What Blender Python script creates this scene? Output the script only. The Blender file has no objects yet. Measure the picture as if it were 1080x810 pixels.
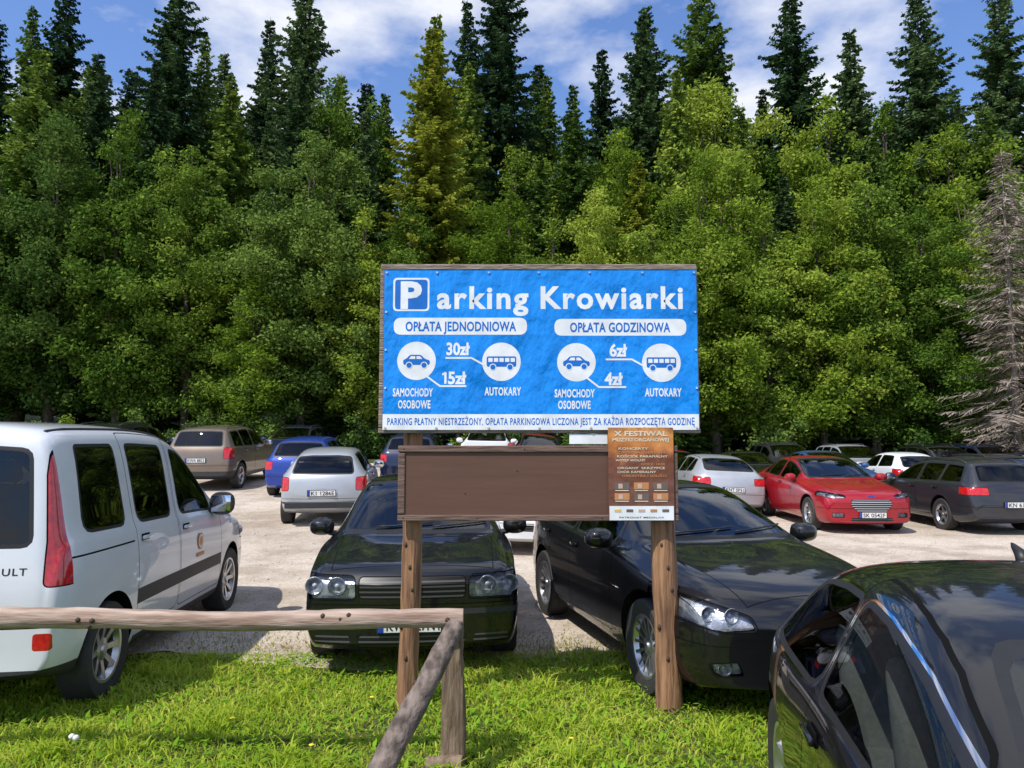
import bpy, bmesh, math, random
import numpy as np
from mathutils import Vector, Matrix
from mathutils.bvhtree import BVHTree
random.seed(7)
rng = np.random.default_rng(11)
SC = bpy.context.scene
COL = SC.collection
sm = lambda a, b, x: (lambda t: t*t*(3-2*t))(min(1.0, max(0.0, (x-a)/(b-a))))

def gz(x, y):
    d = y-8.0
    z = 0.0
    if d > 0:
        f = d*d/(d+3.0)
        wx = 1.0-0.82*sm(-1.0, 6.0, x)
        z = 0.06*min(f, 19.0)*wx
        if y > 31:
            z += (y-31)*0.10
    return z

# ------------------------------------------------------------------ materials
def pm(name, c, rough=.5, metal=0., coat=0., c2=None, scale=8., bump=0., bscale=None, detail=4, spec=None, stretch=None, bd=.02):
    m = bpy.data.materials.new(name); m.use_nodes = True
    nt = m.node_tree; b = nt.nodes['Principled BSDF']
    b.inputs['Roughness'].default_value = rough
    b.inputs['Metallic'].default_value = metal
    b.inputs['Coat Weight'].default_value = coat
    b.inputs['Coat Roughness'].default_value = .02
    if spec is not None: b.inputs['Specular IOR Level'].default_value = spec
    b.inputs['Base Color'].default_value = (*c, 1)
    if c2 is None: c2 = tuple(v*.82 for v in c)
    tc = nt.nodes.new('ShaderNodeTexCoord'); mp = nt.nodes.new('ShaderNodeMapping')
    nt.links.new(tc.outputs['Object'], mp.inputs[0])
    if stretch: mp.inputs['Scale'].default_value = stretch
    n = nt.nodes.new('ShaderNodeTexNoise'); n.inputs['Scale'].default_value = scale; n.inputs['Detail'].default_value = detail
    nt.links.new(mp.outputs[0], n.inputs['Vector'])
    r = nt.nodes.new('ShaderNodeValToRGB')
    r.color_ramp.elements[0].position = .35; r.color_ramp.elements[1].position = .65
    r.color_ramp.elements[0].color = (*c2, 1); r.color_ramp.elements[1].color = (*c, 1)
    nt.links.new(n.outputs['Fac'], r.inputs[0]); nt.links.new(r.outputs[0], b.inputs['Base Color'])
    if bump:
        n2 = nt.nodes.new('ShaderNodeTexNoise'); n2.inputs['Scale'].default_value = bscale or scale*4; n2.inputs['Detail'].default_value = 5
        nt.links.new(mp.outputs[0], n2.inputs['Vector'])
        bp = nt.nodes.new('ShaderNodeBump'); bp.inputs['Strength'].default_value = bump; bp.inputs['Distance'].default_value = bd
        nt.links.new(n2.outputs['Fac'], bp.inputs['Height']); nt.links.new(bp.outputs[0], b.inputs['Normal'])
    return m

def glass_mat(name, tint, rough=0.01, k=1.2, ior=1.5):
    m = bpy.data.materials.new(name); m.use_nodes = True; nt = m.node_tree
    nt.nodes.remove(nt.nodes['Principled BSDF']); out = nt.nodes['Material Output']
    t = nt.nodes.new('ShaderNodeBsdfTransparent'); t.inputs[0].default_value = (*tint, 1)
    g = nt.nodes.new('ShaderNodeBsdfGlossy'); g.inputs['Roughness'].default_value = rough; g.inputs[0].default_value = (.95, .97, 1, 1)
    f = nt.nodes.new('ShaderNodeFresnel'); f.inputs[0].default_value = ior
    mx = nt.nodes.new('ShaderNodeMixShader')
    mt = nt.nodes.new('ShaderNodeMath'); mt.operation = 'MULTIPLY_ADD'; mt.inputs[1].default_value = k; mt.inputs[2].default_value = .015; mt.use_clamp = True
    nt.links.new(f.outputs[0], mt.inputs[0])
    nt.links.new(mt.outputs[0], mx.inputs[0]); nt.links.new(t.outputs[0], mx.inputs[1]); nt.links.new(g.outputs[0], mx.inputs[2])
    nt.links.new(mx.outputs[0], out.inputs[0])
    return m

def leaf_mat(name, c1, c2, c3, trans=.35, nscale=.35, ow=.75):
    m = bpy.data.materials.new(name); m.use_nodes = True; nt = m.node_tree
    nt.nodes.remove(nt.nodes['Principled BSDF']); out = nt.nodes['Material Output']
    g = nt.nodes.new('ShaderNodeNewGeometry')
    r = nt.nodes.new('ShaderNodeValToRGB')
    e = r.color_ramp.elements; e[0].color = (*c1, 1); e[1].color = (*c3, 1); e.new(.5).color = (*c2, 1)
    n = nt.nodes.new('ShaderNodeTexNoise'); n.inputs['Scale'].default_value = nscale; n.inputs['Detail'].default_value = 1
    tc = nt.nodes.new('ShaderNodeTexCoord'); nt.links.new(tc.outputs['Object'], n.inputs['Vector'])
    oi = nt.nodes.new('ShaderNodeObjectInfo')
    a = nt.nodes.new('ShaderNodeMath'); a.operation = 'MULTIPLY_ADD'; a.inputs[1].default_value = .5
    a2 = nt.nodes.new('ShaderNodeMath'); a2.operation = 'MULTIPLY_ADD'; a2.inputs[1].default_value = ow
    s = nt.nodes.new('ShaderNodeMath'); s.operation = 'MULTIPLY_ADD'; s.inputs[1].default_value = 1.1; s.inputs[2].default_value = -.22-ow*.5
    nt.links.new(n.outputs['Fac'], s.inputs[0])
    nt.links.new(g.outputs['Random Per Island'], a.inputs[0]); nt.links.new(s.outputs[0], a.inputs[2])
    nt.links.new(oi.outputs['Random'], a2.inputs[0]); nt.links.new(a.outputs[0], a2.inputs[2])
    nt.links.new(a2.outputs[0], r.inputs[0])
    d = nt.nodes.new('ShaderNodeBsdfDiffuse'); t = nt.nodes.new('ShaderNodeBsdfTranslucent')
    mx = nt.nodes.new('ShaderNodeMixShader'); mx.inputs[0].default_value = trans
    nt.links.new(r.outputs[0], d.inputs[0]); nt.links.new(r.outputs[0], t.inputs[0])
    nt.links.new(d.outputs[0], mx.inputs[1]); nt.links.new(t.outputs[0], mx.inputs[2])
    nt.links.new(mx.outputs[0], out.inputs[0])
    return m

M = {}
M['black'] = pm('black_rubber', (.012, .012, .013), .5, scale=20)
M['plastic'] = pm('dark_plastic', (.03, .031, .033), .55, bump=.1, scale=60)
M['seam'] = pm('panel_gap', (.004, .004, .004), .8, spec=.1)
M['well'] = pm('wheel_well', (.008, .008, .008), .9, spec=.1)
M['tyre'] = pm('tyre_rubber', (.022, .022, .022), .75, c2=(.035, .032, .03), bump=.3, scale=30)
M['rim'] = pm('alloy', (.55, .56, .58), .28, metal=.9, c2=(.42, .42, .43))
M['rimdark'] = pm('brake_dark', (.05, .05, .05), .6, metal=.5)
M['chrome'] = pm('chrome', (.8, .8, .82), .08, metal=1.0)
M['win'] = glass_mat('tinted_glass', (.26, .30, .29), k=.75, ior=1.45)
M['winc'] = glass_mat('dark_tinted_glass', (.34, .37, .36), k=.34, ior=1.42)
M['screen'] = glass_mat('windscreen_glass', (.55, .60, .58))
M['lens'] = glass_mat('lamp_lens', (.92, .93, .95), .02, k=.9, ior=1.4)
M['bowl'] = pm('lamp_reflector', (.60, .62, .65), .30, metal=.6, c2=(.26, .27, .30), scale=22, bump=.2)
M['red'] = pm('tail_lamp_red', (.60, .012, .012), .12, coat=1, c2=(.38, .006, .008), scale=30)
M['clear'] = pm('lamp_clear', (.6, .6, .62), .15, coat=1)
M['trim'] = pm('cabin_trim', (.03, .03, .032), .85)
M['seatgrey'] = pm('seat_cloth', (.06, .06, .065), .9, bump=.2, scale=40)
M['seatlight'] = pm('seat_light_cloth', (.70, .70, .69), .8, bump=.2, scale=40)
M['plate'] = pm('plate_white', (.75, .75, .72), .4)
M['plateblue'] = pm('plate_blue', (.01, .05, .35), .4)
M['ink'] = pm('plate_ink', (.01, .01, .01), .5)
M['wood_grey'] = pm('weathered_wood', (.33, .27, .22), .85, c2=(.15, .11, .08), scale=6, bump=.6, bscale=14, stretch=(1, 1, 8))
M['split_wood'] = pm('split_post_wood', (.24, .175, .12), .85, c2=(.12, .08, .05), scale=7, bump=.7, bscale=12, stretch=(5, 5, .7))
M['rail_wood'] = pm('rail_wood', (.44, .34, .27), .8, c2=(.22, .14, .10), scale=5, bump=.6, bscale=9, stretch=(.6, 5, 5))
M['rail_wood_b'] = pm('brace_wood', (.22, .17, .14), .85, c2=(.06, .045, .035), scale=7, bump=.8, bscale=10, stretch=(3, 1, 3))
M['post_wood'] = pm('post_wood', (.38, .20, .10), .8, c2=(.13, .065, .035), scale=6, bump=.9, bscale=9, stretch=(5, 5, .4))
M['board_wood'] = pm('board_wood', (.120, .058, .036), .55, c2=(.106, .050, .031), scale=3, bump=.06, bscale=8, stretch=(.4, 4, 4))
M['frame_wood'] = pm('frame_wood', (.17, .105, .078), .75, c2=(.105, .062, .046), scale=6, bump=.5, bscale=12, stretch=(.6, 5, 5))
M['knot'] = pm('knot_wood', (.06, .035, .02), .8)

def grille_mat(name, freq, a, b):
    m = pm(name, b, .35)
    nt = m.node_tree; bs = nt.nodes['Principled BSDF']
    tc = nt.nodes.new('ShaderNodeTexCoord'); sp = nt.nodes.new('ShaderNodeSeparateXYZ'); nt.links.new(tc.outputs['Object'], sp.inputs[0])
    mu = nt.nodes.new('ShaderNodeMath'); mu.operation = 'MULTIPLY'; mu.inputs[1].default_value = freq
    si = nt.nodes.new('ShaderNodeMath'); si.operation = 'SINE'
    gt = nt.nodes.new('ShaderNodeMath'); gt.operation = 'GREATER_THAN'; gt.inputs[1].default_value = .45
    mx = nt.nodes.new('ShaderNodeMix'); mx.data_type = 'RGBA'; mx.inputs[6].default_value = (*a, 1); mx.inputs[7].default_value = (*b, 1)
    nt.links.new(sp.outputs[2], mu.inputs[0]); nt.links.new(mu.outputs[0], si.inputs[0]); nt.links.new(si.outputs[0], gt.inputs[0])
    nt.links.new(gt.outputs[0], mx.inputs[0]); nt.links.new(mx.outputs[2], bs.inputs['Base Color'])
    return m
M['grille'] = grille_mat('grille_slats', 170, (.003, .003, .003), (.07, .07, .073))
M['grillec'] = grille_mat('grille_chrome_slats', 150, (.006, .006, .006), (.38, .38, .40))

def paint(name, c, metal=0., rough=.45):
    return pm('paint_'+name, c, rough, metal=metal, coat=1., c2=tuple(v*.93 for v in c), scale=3, spec=.2)
PAINT = {
 'black': paint('black', (.0035, .0035, .004)), 'black2': paint('black_two', (.004, .004, .0055)),
 'silverwhite': paint('silver_white', (.68, .70, .73), .1), 'silver': paint('silver', (.45, .47, .49), .4, .38),
 'red': paint('red', (.31, .004, .013), .05), 'grey': paint('dark_grey', (.03, .031, .037), .3),
 'blue': paint('blue', (.01, .04, .26), .2), 'navy': paint('navy', (.008, .015, .05), .2), 'brown': paint('tan_brown', (.20, .155, .115), .4),
 'white': paint('white', (.75, .76, .77)), 'steelblue': paint('steel_blue', (.04, .10, .26), .3), 'maroon': paint('maroon', (.28, .01, .015), .2),
}

# ------------------------------------------------------------------ mesh builder
class MB:
    def __init__(s): s.v = []; s.f = []; s.m = []
    def add(s, vs, fs, mi=0, T=None):
        o = len(s.v)
        for p in vs:
            p = Vector(p)
            if T is not None: p = T @ p
            s.v.append(tuple(p))
        for f in fs: s.f.append(tuple(i+o for i in f)); s.m.append(mi)
    def box(s, c, d, mi=0, T=None, bev=0., seg=2):
        bm = bmesh.new(); bmesh.ops.create_cube(bm, size=1)
        for v in bm.verts: v.co = Vector((v.co.x*d[0]+c[0], v.co.y*d[1]+c[1], v.co.z*d[2]+c[2]))
        if bev: bmesh.ops.bevel(bm, geom=bm.edges[:], offset=bev, segments=seg, affect='EDGES', profile=.5)
        bm.verts.index_update()
        s.add([v.co for v in bm.verts], [[v.index for v in f.verts] for f in bm.faces], mi, T); bm.free()
    def tube(s, pts, rad, mi=0, n=10, T=None, jit=0., caps=True):
        pts = [Vector(p) for p in pts]; vs = []; fs = []
        for i, p in enumerate(pts):
            d = (pts[min(i+1, len(pts)-1)]-pts[max(i-1, 0)]).normalized()
            a = d.cross(Vector((0, 0, 1)) if abs(d.z) < .9 else Vector((1, 0, 0))).normalized(); b = d.cross(a).normalized()
            for k in range(n):
                t = 2*math.pi*k/n; r = rad[i]*(1+random.uniform(-jit, jit))
                vs.append(p+a*math.cos(t)*r+b*math.sin(t)*r)
        for i in range(len(pts)-1):
            for k in range(n):
                k2 = (k+1) % n; fs.append((i*n+k, i*n+k2, (i+1)*n+k2, (i+1)*n+k))
        if caps: fs.append(tuple(range(n))[::-1]); fs.append(tuple((len(pts)-1)*n+k for k in range(n)))
        s.add(vs, fs, mi, T)
    def lathe(s, prof, mi=0, n=40, T=None, closed=False):
        vs = []; fs = []; L = len(prof)
        for k in range(n):
            t = 2*math.pi*k/n
            for r, y in prof: vs.append((r*math.cos(t), y, r*math.sin(t)))
        for k in range(n):
            k2 = (k+1) % n
            for i in range(L-1 if not closed else L):
                j = (i+1) % L
                fs.append((k*L+i, k*L+j, k2*L+j, k2*L+i))
        s.add(vs, fs, mi, T)
    def ball(s, c, r, mi=0, T=None, sub=2):
        bm = bmesh.new(); bmesh.ops.create_icosphere(bm, subdivisions=sub, radius=1)
        s.add([(v.co.x*r[0]+c[0], v.co.y*r[1]+c[1], v.co.z*r[2]+c[2]) for v in bm.verts], [[v.index for v in f.verts] for f in bm.faces], mi, T); bm.free()
    def text(s, txt, x, z, w, h, mi=0, T=None, bold=.0, align='L', y=0., sp=1.):
        c = bpy.data.curves.new('tx', 'FONT'); c.body = txt; c.offset = bold; c.resolution_u = 3; c.space_character = sp
        o = bpy.data.objects.new('tx', c); COL.objects.link(o)
        dg = bpy.context.evaluated_depsgraph_get(); me = bpy.data.meshes.new_from_object(o.evaluated_get(dg))
        co = [v.co.copy() for v in me.vertices]
        if co:
            x0 = min(p.x for p in co); x1 = max(p.x for p in co); k = w/(x1-x0); kh = h/.70
            if align == 'C': x = x-w/2
            s.add([(x+(p.x-x0)*k, y, z+p.y*kh) for p in co], [tuple(p.vertices) for p in me.polygons], mi, T)
        bpy.data.objects.remove(o); bpy.data.curves.remove(c); bpy.data.meshes.remove(me)
    def mesh(s, name, mats, smooth=False, angle=None):
        me = bpy.data.meshes.new(name); me.from_pydata(s.v, [], s.f)
        for m in mats: me.materials.append(m)
        me.polygons.foreach_set('material_index', s.m)
        me.polygons.foreach_set('use_smooth', [smooth]*len(s.f))
        me.update()
        if angle is not None:
            me.set_sharp_from_angle(angle=math.radians(angle))
        return me

def ob(name, me, parent=None, loc=(0, 0, 0), rot=(0, 0, 0), scale=(1, 1, 1), label=None, cat=None, kind=None, group=None, Mt=None):
    o = bpy.data.objects.new(name, me); COL.objects.link(o)
    if Mt is not None: o.matrix_local = Mt
    else: o.location = loc; o.rotation_euler = rot; o.scale = scale
    if parent: o.parent = parent
    if label: o['label'] = label
    if cat: o['category'] = cat
    if kind: o['kind'] = kind
    if group: o['group'] = group
    return o

def np_mesh(name, verts, fverts, k, mat, smooth=False):
    me = bpy.data.meshes.new(name)
    me.vertices.add(len(verts)); me.vertices.foreach_set('co', verts.astype(np.float32).ravel())
    nf = len(fverts)
    me.loops.add(nf*k); me.loops.foreach_set('vertex_index', fverts.astype(np.int32).ravel())
    me.polygons.add(nf); me.polygons.foreach_set('loop_start', np.arange(nf, dtype=np.int32)*k)
    me.polygons.foreach_set('loop_total', np.full(nf, k, dtype=np.int32))
    me.materials.append(mat); me.update(calc_edges=True)
    if smooth: me.polygons.foreach_set('use_smooth', [True]*nf)
    return me

# ------------------------------------------------------------------ cars
def pip(poly, x, y):
    c = False; j = len(poly)-1
    for i in range(len(poly)):
        xi, yi = poly[i]; xj, yj = poly[j]
        if (yi > y) != (yj > y) and x < (xj-xi)*(y-yi)/(yj-yi)+xi: c = not c
        j = i
    return c
def area(p): return .5*sum(p[i][0]*p[(i+1) % len(p)][1]-p[(i+1) % len(p)][0]*p[i][1] for i in range(len(p)))
def inset(poly, d):
    if area(poly) < 0: poly = poly[::-1]
    out = []; n = len(poly)
    for i in range(n):
        p0 = Vector(poly[i-1]); p = Vector(poly[i]); p1 = Vector(poly[(i+1) % n])
        e0 = (p-p0).normalized(); e1 = (p1-p).normalized()
        n0 = Vector((-e0.y, e0.x)); n1 = Vector((-e1.y, e1.x)); b = (n0+n1)
        if b.length < 1e-6: b = n0.copy()
        b.normalize(); c = max(.5, b.dot(n0)); q = p+b*d/c; out.append((q.x, q.y))
    return out
def rnd(poly, r, k=4):
    out = []; n = len(poly)
    for i in range(n):
        p0 = Vector(poly[i-1]); p = Vector(poly[i]); p1 = Vector(poly[(i+1) % n])
        a = p0-p; b = p1-p; rr = min(r, a.length*.45, b.length*.45)
        if a.normalized().dot(b.normalized()) < -.93: out.append((p.x, p.y)); continue
        A = p+a.normalized()*rr; B = p+b.normalized()*rr
        for t in range(k+1):
            t /= k; q = A*(1-t)**2+p*2*t*(1-t)+B*t*t; out.append((q.x, q.y))
    return out

class CarType:
    def __init__(s, P):
        s.P = P; L = P['L']; hw = P['W']/2; s.L = L; s.hw = hw
        ip = lambda key, x: float(np.interp(x, [a for a, b in P[key]], [b for a, b in P[key]]))
        s.ip = ip
        def dx(ss, y): return ip('k', ss)*(min(1.1, abs(y)/hw))**2.2
        s.entries = []
        st = P['st']; rings = []; V = []; F = []
        axf = P['fo']; axr = P['fo']+P['wb']
        for x in st:
            w = ip('wid', x)*hw
            w *= 1+P.get('flare', .012)*(math.exp(-((x-axf)/.35)**2)+math.exp(-((x-axr)/.35)**2))
            zt = ip('top', x); zb = min(ip('belt', x), zt-.015); z0 = ip('bot', x); wt = min(ip('wt', x)*hw, w*.93); h = zb-z0; g = zt-zb
            w7 = w*.925
            pts = [(0, z0), (.55*w, z0), (.92*w, z0+.03*h), (.985*w, z0+.2*h), (w, z0+.5*h), (.992*w, z0+.83*h), (.957*w, zb),
                   (w7, zb+.06*g), (wt+(w7-wt)*.24, zb+.72*g), (wt-.045, zb+.93*g), (.5*wt, zb+.992*g), (0, zt)]
            ring = []
            for i, (y, z) in enumerate(pts):
                ring.append(len(V)); V.append((L/2-x-dx(x, y), y, z))
            mir = [None]*12
            for i in range(1, 11):
                y, z = pts[i]; mir[i] = len(V); V.append((L/2-x-dx(x, y), -y, z))
            mir[0] = ring[0]; mir[11] = ring[11]
            rings.append((ring, mir, pts))
        for a in range(len(st)-1):
            for i in range(11):
                r0, m0, _ = rings[a]; r1, m1, _ = rings[a+1]
                F.append((r0[i], r0[i+1], r1[i+1], r1[i])); F.append((m0[i], m1[i], m1[i+1], m0[i+1]))
        for (r, m, pts), x, flip in ((rings[0], st[0], False), (rings[-1], st[-1], True)):
            rows = []
            for i in range(2, 11):
                y, z = pts[i]; row = [r[i]]
                for fr in (.5, 0, -.5):
                    row.append(len(V)); V.append((L/2-x-dx(x, y*fr), y*fr, z))
                row.append(m[i]); rows.append(row)
            cf = []
            for a in range(len(rows)-1):
                for b in range(4): cf.append((rows[a][b], rows[a][b+1], rows[a+1][b+1], rows[a+1][b]))
            w = rows[0]; cf += [(r[1], w[1], w[0]), (r[1], r[0], w[2], w[1]), (r[0], m[1], w[3], w[2]), (m[1], w[4], w[3])]
            w = rows[-1]; cf += [(w[0], w[1], r[11]), (w[1], w[2], r[11]), (w[2], w[3], r[11]), (w[3], w[4], r[11])]
            if flip: cf = [f[::-1] for f in cf]
            F += cf
        me = bpy.data.meshes.new('t'); me.from_pydata(V, [], F); me.update()
        bm = bmesh.new(); bm.from_mesh(me); cl = bm.edges.layers.float.new('crease_edge')
        bm.verts.ensure_lookup_table(); bmesh.ops.recalc_face_normals(bm, faces=bm.faces[:])
        def cr(a, b, v):
            e = bm.edges.get((bm.verts[a], bm.verts[b]))
            if e: e[cl] = max(e[cl], v)
        for a in range(len(st)-1):
            for k in (0, 1):
                A = rings[a][k]; B = rings[a+1][k]
                cr(A[6], B[6], P.get('shc', .45)); cr(A[2], B[2], .5); cr(A[9], B[9], P.get('rfc', .25))
        for x, v in P.get('cr', []):
            a = min(range(len(st)), key=lambda i: abs(st[i]-x))
            for k in (0, 1):
                A = rings[a][k]
                for i in range(8, 11): cr(A[i], A[i+1], v)
        for a in (0, -1):
            for k in (0, 1):
                A = rings[a][k]
                for i in range(1, 11): cr(A[i], A[i+1], .3)
        bm.to_mesh(me); bm.free()
        me.polygons.foreach_set('use_smooth', [True]*len(me.polygons))
        o = bpy.data.objects.new('t', me); COL.objects.link(o)
        md = o.modifiers.new('s', 'SUBSURF'); md.levels = P.get('lv', 2); md.render_levels = P.get('lv', 2)
        dg = bpy.context.evaluated_depsgraph_get()
        base = bpy.data.meshes.new_from_object(o.evaluated_get(dg))
        base.calc_loop_triangles()
        s.bv = [v.co.copy() for v in base.vertices]; s.bn = [v.normal.copy() for v in base.vertices]
        s.bt = [tuple(t.vertices) for t in base.loop_triangles]
        s.bvh = BVHTree.FromPolygons(s.bv, s.bt)
        c = MB(); R = P['R']+P.get('gap', .055); s.Ra = R
        s.axx = [L/2-axf, L/2-axr]
        for ax in s.axx:
            for sg in (1, -1):
                y0 = hw-.30; y1 = hw+.3; n = 56; vs = []
                for yy in (y0, y1):
                    for k in range(n):
                        t = 2*math.pi*k/n; vs.append((ax+R*math.cos(t), sg*yy, P['R']+.01+R*math.sin(t)))
                fs = [(k, (k+1) % n, n+(k+1) % n, n+k) for k in range(n)]+[tuple(range(n))[::-1], tuple(range(n, 2*n))]
                if sg > 0: fs = [f[::-1] for f in fs]
                c.add(vs, fs)
        cm = c.mesh('c', [])
        bmc = bmesh.new(); bmc.from_mesh(cm); bmesh.ops.recalc_face_normals(bmc, faces=bmc.faces[:]); bmc.to_mesh(cm); bmc.free()
        co = bpy.data.objects.new('c', cm); COL.objects.link(co)
        o2 = bpy.data.objects.new('t2', base); COL.objects.link(o2)
        md = o2.modifiers.new('b', 'BOOLEAN'); md.operation = 'DIFFERENCE'; md.solver = 'EXACT'; md.object = co
        dg = bpy.context.evaluated_depsgraph_get()
        res = bpy.data.meshes.new_from_object(o2.evaluated_get(dg))
        s.bm = bmesh.new(); s.bm.from_mesh(res)
        for q in (o, o2, co): bpy.data.objects.remove(q)
        s.lay = s.bm.faces.layers.int.new('tag')
        s.tags = [('body', 'paint'), ('body', 'well')]
        for f in s.bm.faces:
            ctr = f.calc_center_median(); t = 0
            for ax in s.axx:
                if abs(ctr.y) > hw-.31 and math.hypot(ctr.x-ax, ctr.z-P['R']-.01) < R*1.003: t = 1
            f[s.lay] = t
        s.features()
    def xy(s, co, view):
        if view == 'S': return (s.L/2-co.x, co.z)
        if view == 'T': return (s.L/2-co.x, co.y)
        return (co.y, co.z)
    def carve(s, poly, view, cond, tag, allow=None):
        bm = s.bm; lay = s.lay
        x0 = min(p[0] for p in poly)-.01; x1 = max(p[0] for p in poly)+.01; y0 = min(p[1] for p in poly)-.01; y1 = max(p[1] for p in poly)+.01
        def bb(f):
            q = [s.xy(v.co, view) for v in f.verts]
            return min(a[0] for a in q), max(a[0] for a in q), min(a[1] for a in q), max(a[1] for a in q)
        C = set(); mg = .22
        for f in bm.faces:
            if f[lay] == 1: continue
            c = f.calc_center_median(); u, v = s.xy(c, view)
            if u < x0-mg or u > x1+mg or v < y0-mg or v > y1+mg: continue
            if not cond(c, f.normal): continue
            b = bb(f)
            if b[1] < x0 or b[0] > x1 or b[3] < y0 or b[2] > y1: continue
            C.add(f)
        n = len(poly)
        for i in range(n):
            a = poly[i]; b = poly[(i+1) % n]
            if math.hypot(a[0]-b[0], a[1]-b[1]) < 1e-5: continue
            ex0, ex1 = min(a[0], b[0])-1e-4, max(a[0], b[0])+1e-4; ey0, ey1 = min(a[1], b[1])-1e-4, max(a[1], b[1])+1e-4
            sub = []
            for f in C:
                if not f.is_valid: continue
                q = bb(f)
                if q[1] < ex0 or q[0] > ex1 or q[3] < ey0 or q[2] > ey1: continue
                sub.append(f)
            if not sub: continue
            nx, ny = -(b[1]-a[1]), (b[0]-a[0])
            if view == 'S': co = (s.L/2-a[0], 0, a[1]); no = (-nx, 0, ny)
            elif view == 'T': co = (s.L/2-a[0], a[1], 0); no = (-nx, ny, 0)
            else: co = (0, a[0], a[1]); no = (0, nx, ny)
            es = {e for f in sub for e in f.edges}; vs = {v for f in sub for v in f.verts}
            r = bmesh.ops.bisect_plane(bm, geom=sub+list(es)+list(vs), dist=1e-5, plane_co=co, plane_no=Vector(no).normalized())
            for g in r['geom']:
                if isinstance(g, bmesh.types.BMFace): C.add(g)
        hit = []
        if tag not in s.tags: s.tags.append(tag)
        ti = s.tags.index(tag)
        for f in C:
            if not f.is_valid or f.calc_area() < 1e-9: continue
            c = f.calc_center_median()
            if not cond(c, f.normal): continue
            u, v = s.xy(c, view)
            if pip(poly, u, v): f[lay] = ti; hit.append(f)
        return hit
    def cutx(s, x, cond):
        fs = [f for f in s.bm.faces if f[s.lay] != 1 and abs(f.calc_center_median().x-x) < .4 and cond(f.calc_center_median(), f.normal)]
        fs = [f for f in fs if min(v.co.x for v in f.verts) < x < max(v.co.x for v in f.verts)]
        if not fs: return
        es = {e for f in fs for e in f.edges}; vs = {v for f in fs for v in f.verts}
        bmesh.ops.bisect_plane(s.bm, geom=fs+list(es)+list(vs), dist=1e-5, plane_co=(x, 0, 0), plane_no=(1, 0, 0))
    def tc(s, frac):
        a = []
        for ss in np.linspace(s.P['cowl']-.1, s.P['tail'], 60):
            zt = s.ip('top', ss); zb = s.ip('belt', ss)
            a.append((ss+s.ip('k', ss)*.62, zb+frac*(zt-zb)))
        return a
    def zb(s, x): return s.ip('belt', x)
    def winpoly(s, a0, a1, b0, b1, frac=.76, lift=.05):
        t = s.tc(frac); tx = [p[0] for p in t]; tz = [p[1] for p in t]
        bot = [(x, s.zb(x)+lift) for x in np.linspace(a0, b0, 3)]
        top = []
        for x in np.linspace(b1, a1, 9): top.append((x, max(float(np.interp(x, tx, tz)), s.zb(x)+lift+.012)))
        return [(float(a), float(b)) for a, b in bot+top]
    def features(s):
        P = s.P; L = s.L; hw = s.hw
        for i, d in enumerate(P.get('doors', [])):
            a, b, kind = d['a'], d['b'], d.get('cut', 0)
            t = s.tc(.90); tx = [p[0] for p in t]; tz = [p[1] for p in t]
            xs0 = d.get('a1', a); xs1 = d.get('b1', b)
            poly = [(a, P['sill']), (b-(.30 if kind else 0), P['sill'])]
            if kind: poly += [(b-.22, P['sill']+.12), (b-.04, s.zb(b)-.22)]
            poly += [(b, s.zb(b))]
            for x in np.linspace(xs1, xs0, 8): poly.append((float(x), max(float(np.interp(x, tx, tz)), s.zb(x)+.01)))
            poly.append((a, s.zb(a)))
            poly = rnd(poly, .06)
            for sg, nm in ((1, 'L'), (-1, 'R')):
                cond = lambda c, n, sg=sg: c.y*sg > .45*hw and abs(n.z) < .93 and abs(n.x) < .9
                s.carve(poly, 'S', cond, ('body', 'seam'))
                s.carve(inset(poly, .007), 'S', cond, ('door:%d%s' % (i, nm), 'paint'))
        for (view, poly, lo, hi, mat, name) in P.get('bands', []):
            cond = lambda c, n: lo <= L/2-c.x <= hi and (view != 'T' or n.z > .25) and (view != 'F' or n.x > -.5)
            if view in 'FR':
                for q in (lo, hi):
                    if 0 < q < L: s.cutx(L/2-q, lambda c, n: True)
            if view == 'S':
                for sg in (1, -1):
                    s.carve(poly, 'S', lambda c, n, sg=sg: c.y*sg > .5*hw, (name, mat) if name == 'body' else (name+':'+str(sg), mat))
            else: s.carve(poly, view, cond, (name, mat))
        for i, w in enumerate(P['wins']):
            poly = rnd(s.winpoly(*w['r'], lift=w.get('lift', .05), frac=w.get('frac', .76)), w.get('rd', .04), 3)
            for sg, nm in ((1, 'L'), (-1, 'R')):
                cond = lambda c, n, sg=sg: c.y*sg > .4*hw and abs(n.x) < .9
                key = 'win:%d%s:%s' % (i, nm, w.get('door', -1))
                if P.get('winchrome'): s.carve(inset(poly, -.030), 'S', cond, (key, 'chrome'))
                s.carve(inset(poly, -.022), 'S', cond, (key, 'black'))
                s.carve(poly, 'S', cond, (key, P.get('sideglass', 'win')))
        for nm, q, mat in (('windshield', P['ws'], 'screen'), ('rear_window', P['rw'], 'win')):
            zl, zh, wl, wh, sa, sb, bow = q
            poly = [(-wl, zl+bow)]+[(wl*t, zl+bow*t*t) for t in (-.6, -.2, .2, .6)]+[(wl, zl+bow), (wh, zh-.02), (wh*.5, zh), (-wh*.5, zh), (-wh, zh-.02)]
            poly = rnd(poly, .05, 3)
            fr = nm == 'windshield'
            cond = lambda c, n: sa < L/2-c.x < sb and ((n.x > .12) if fr else (n.x < -.12))
            s.carve(inset(poly, -.025), 'F', cond, (nm, 'black')); s.carve(poly, 'F', cond, (nm, mat))
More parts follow.
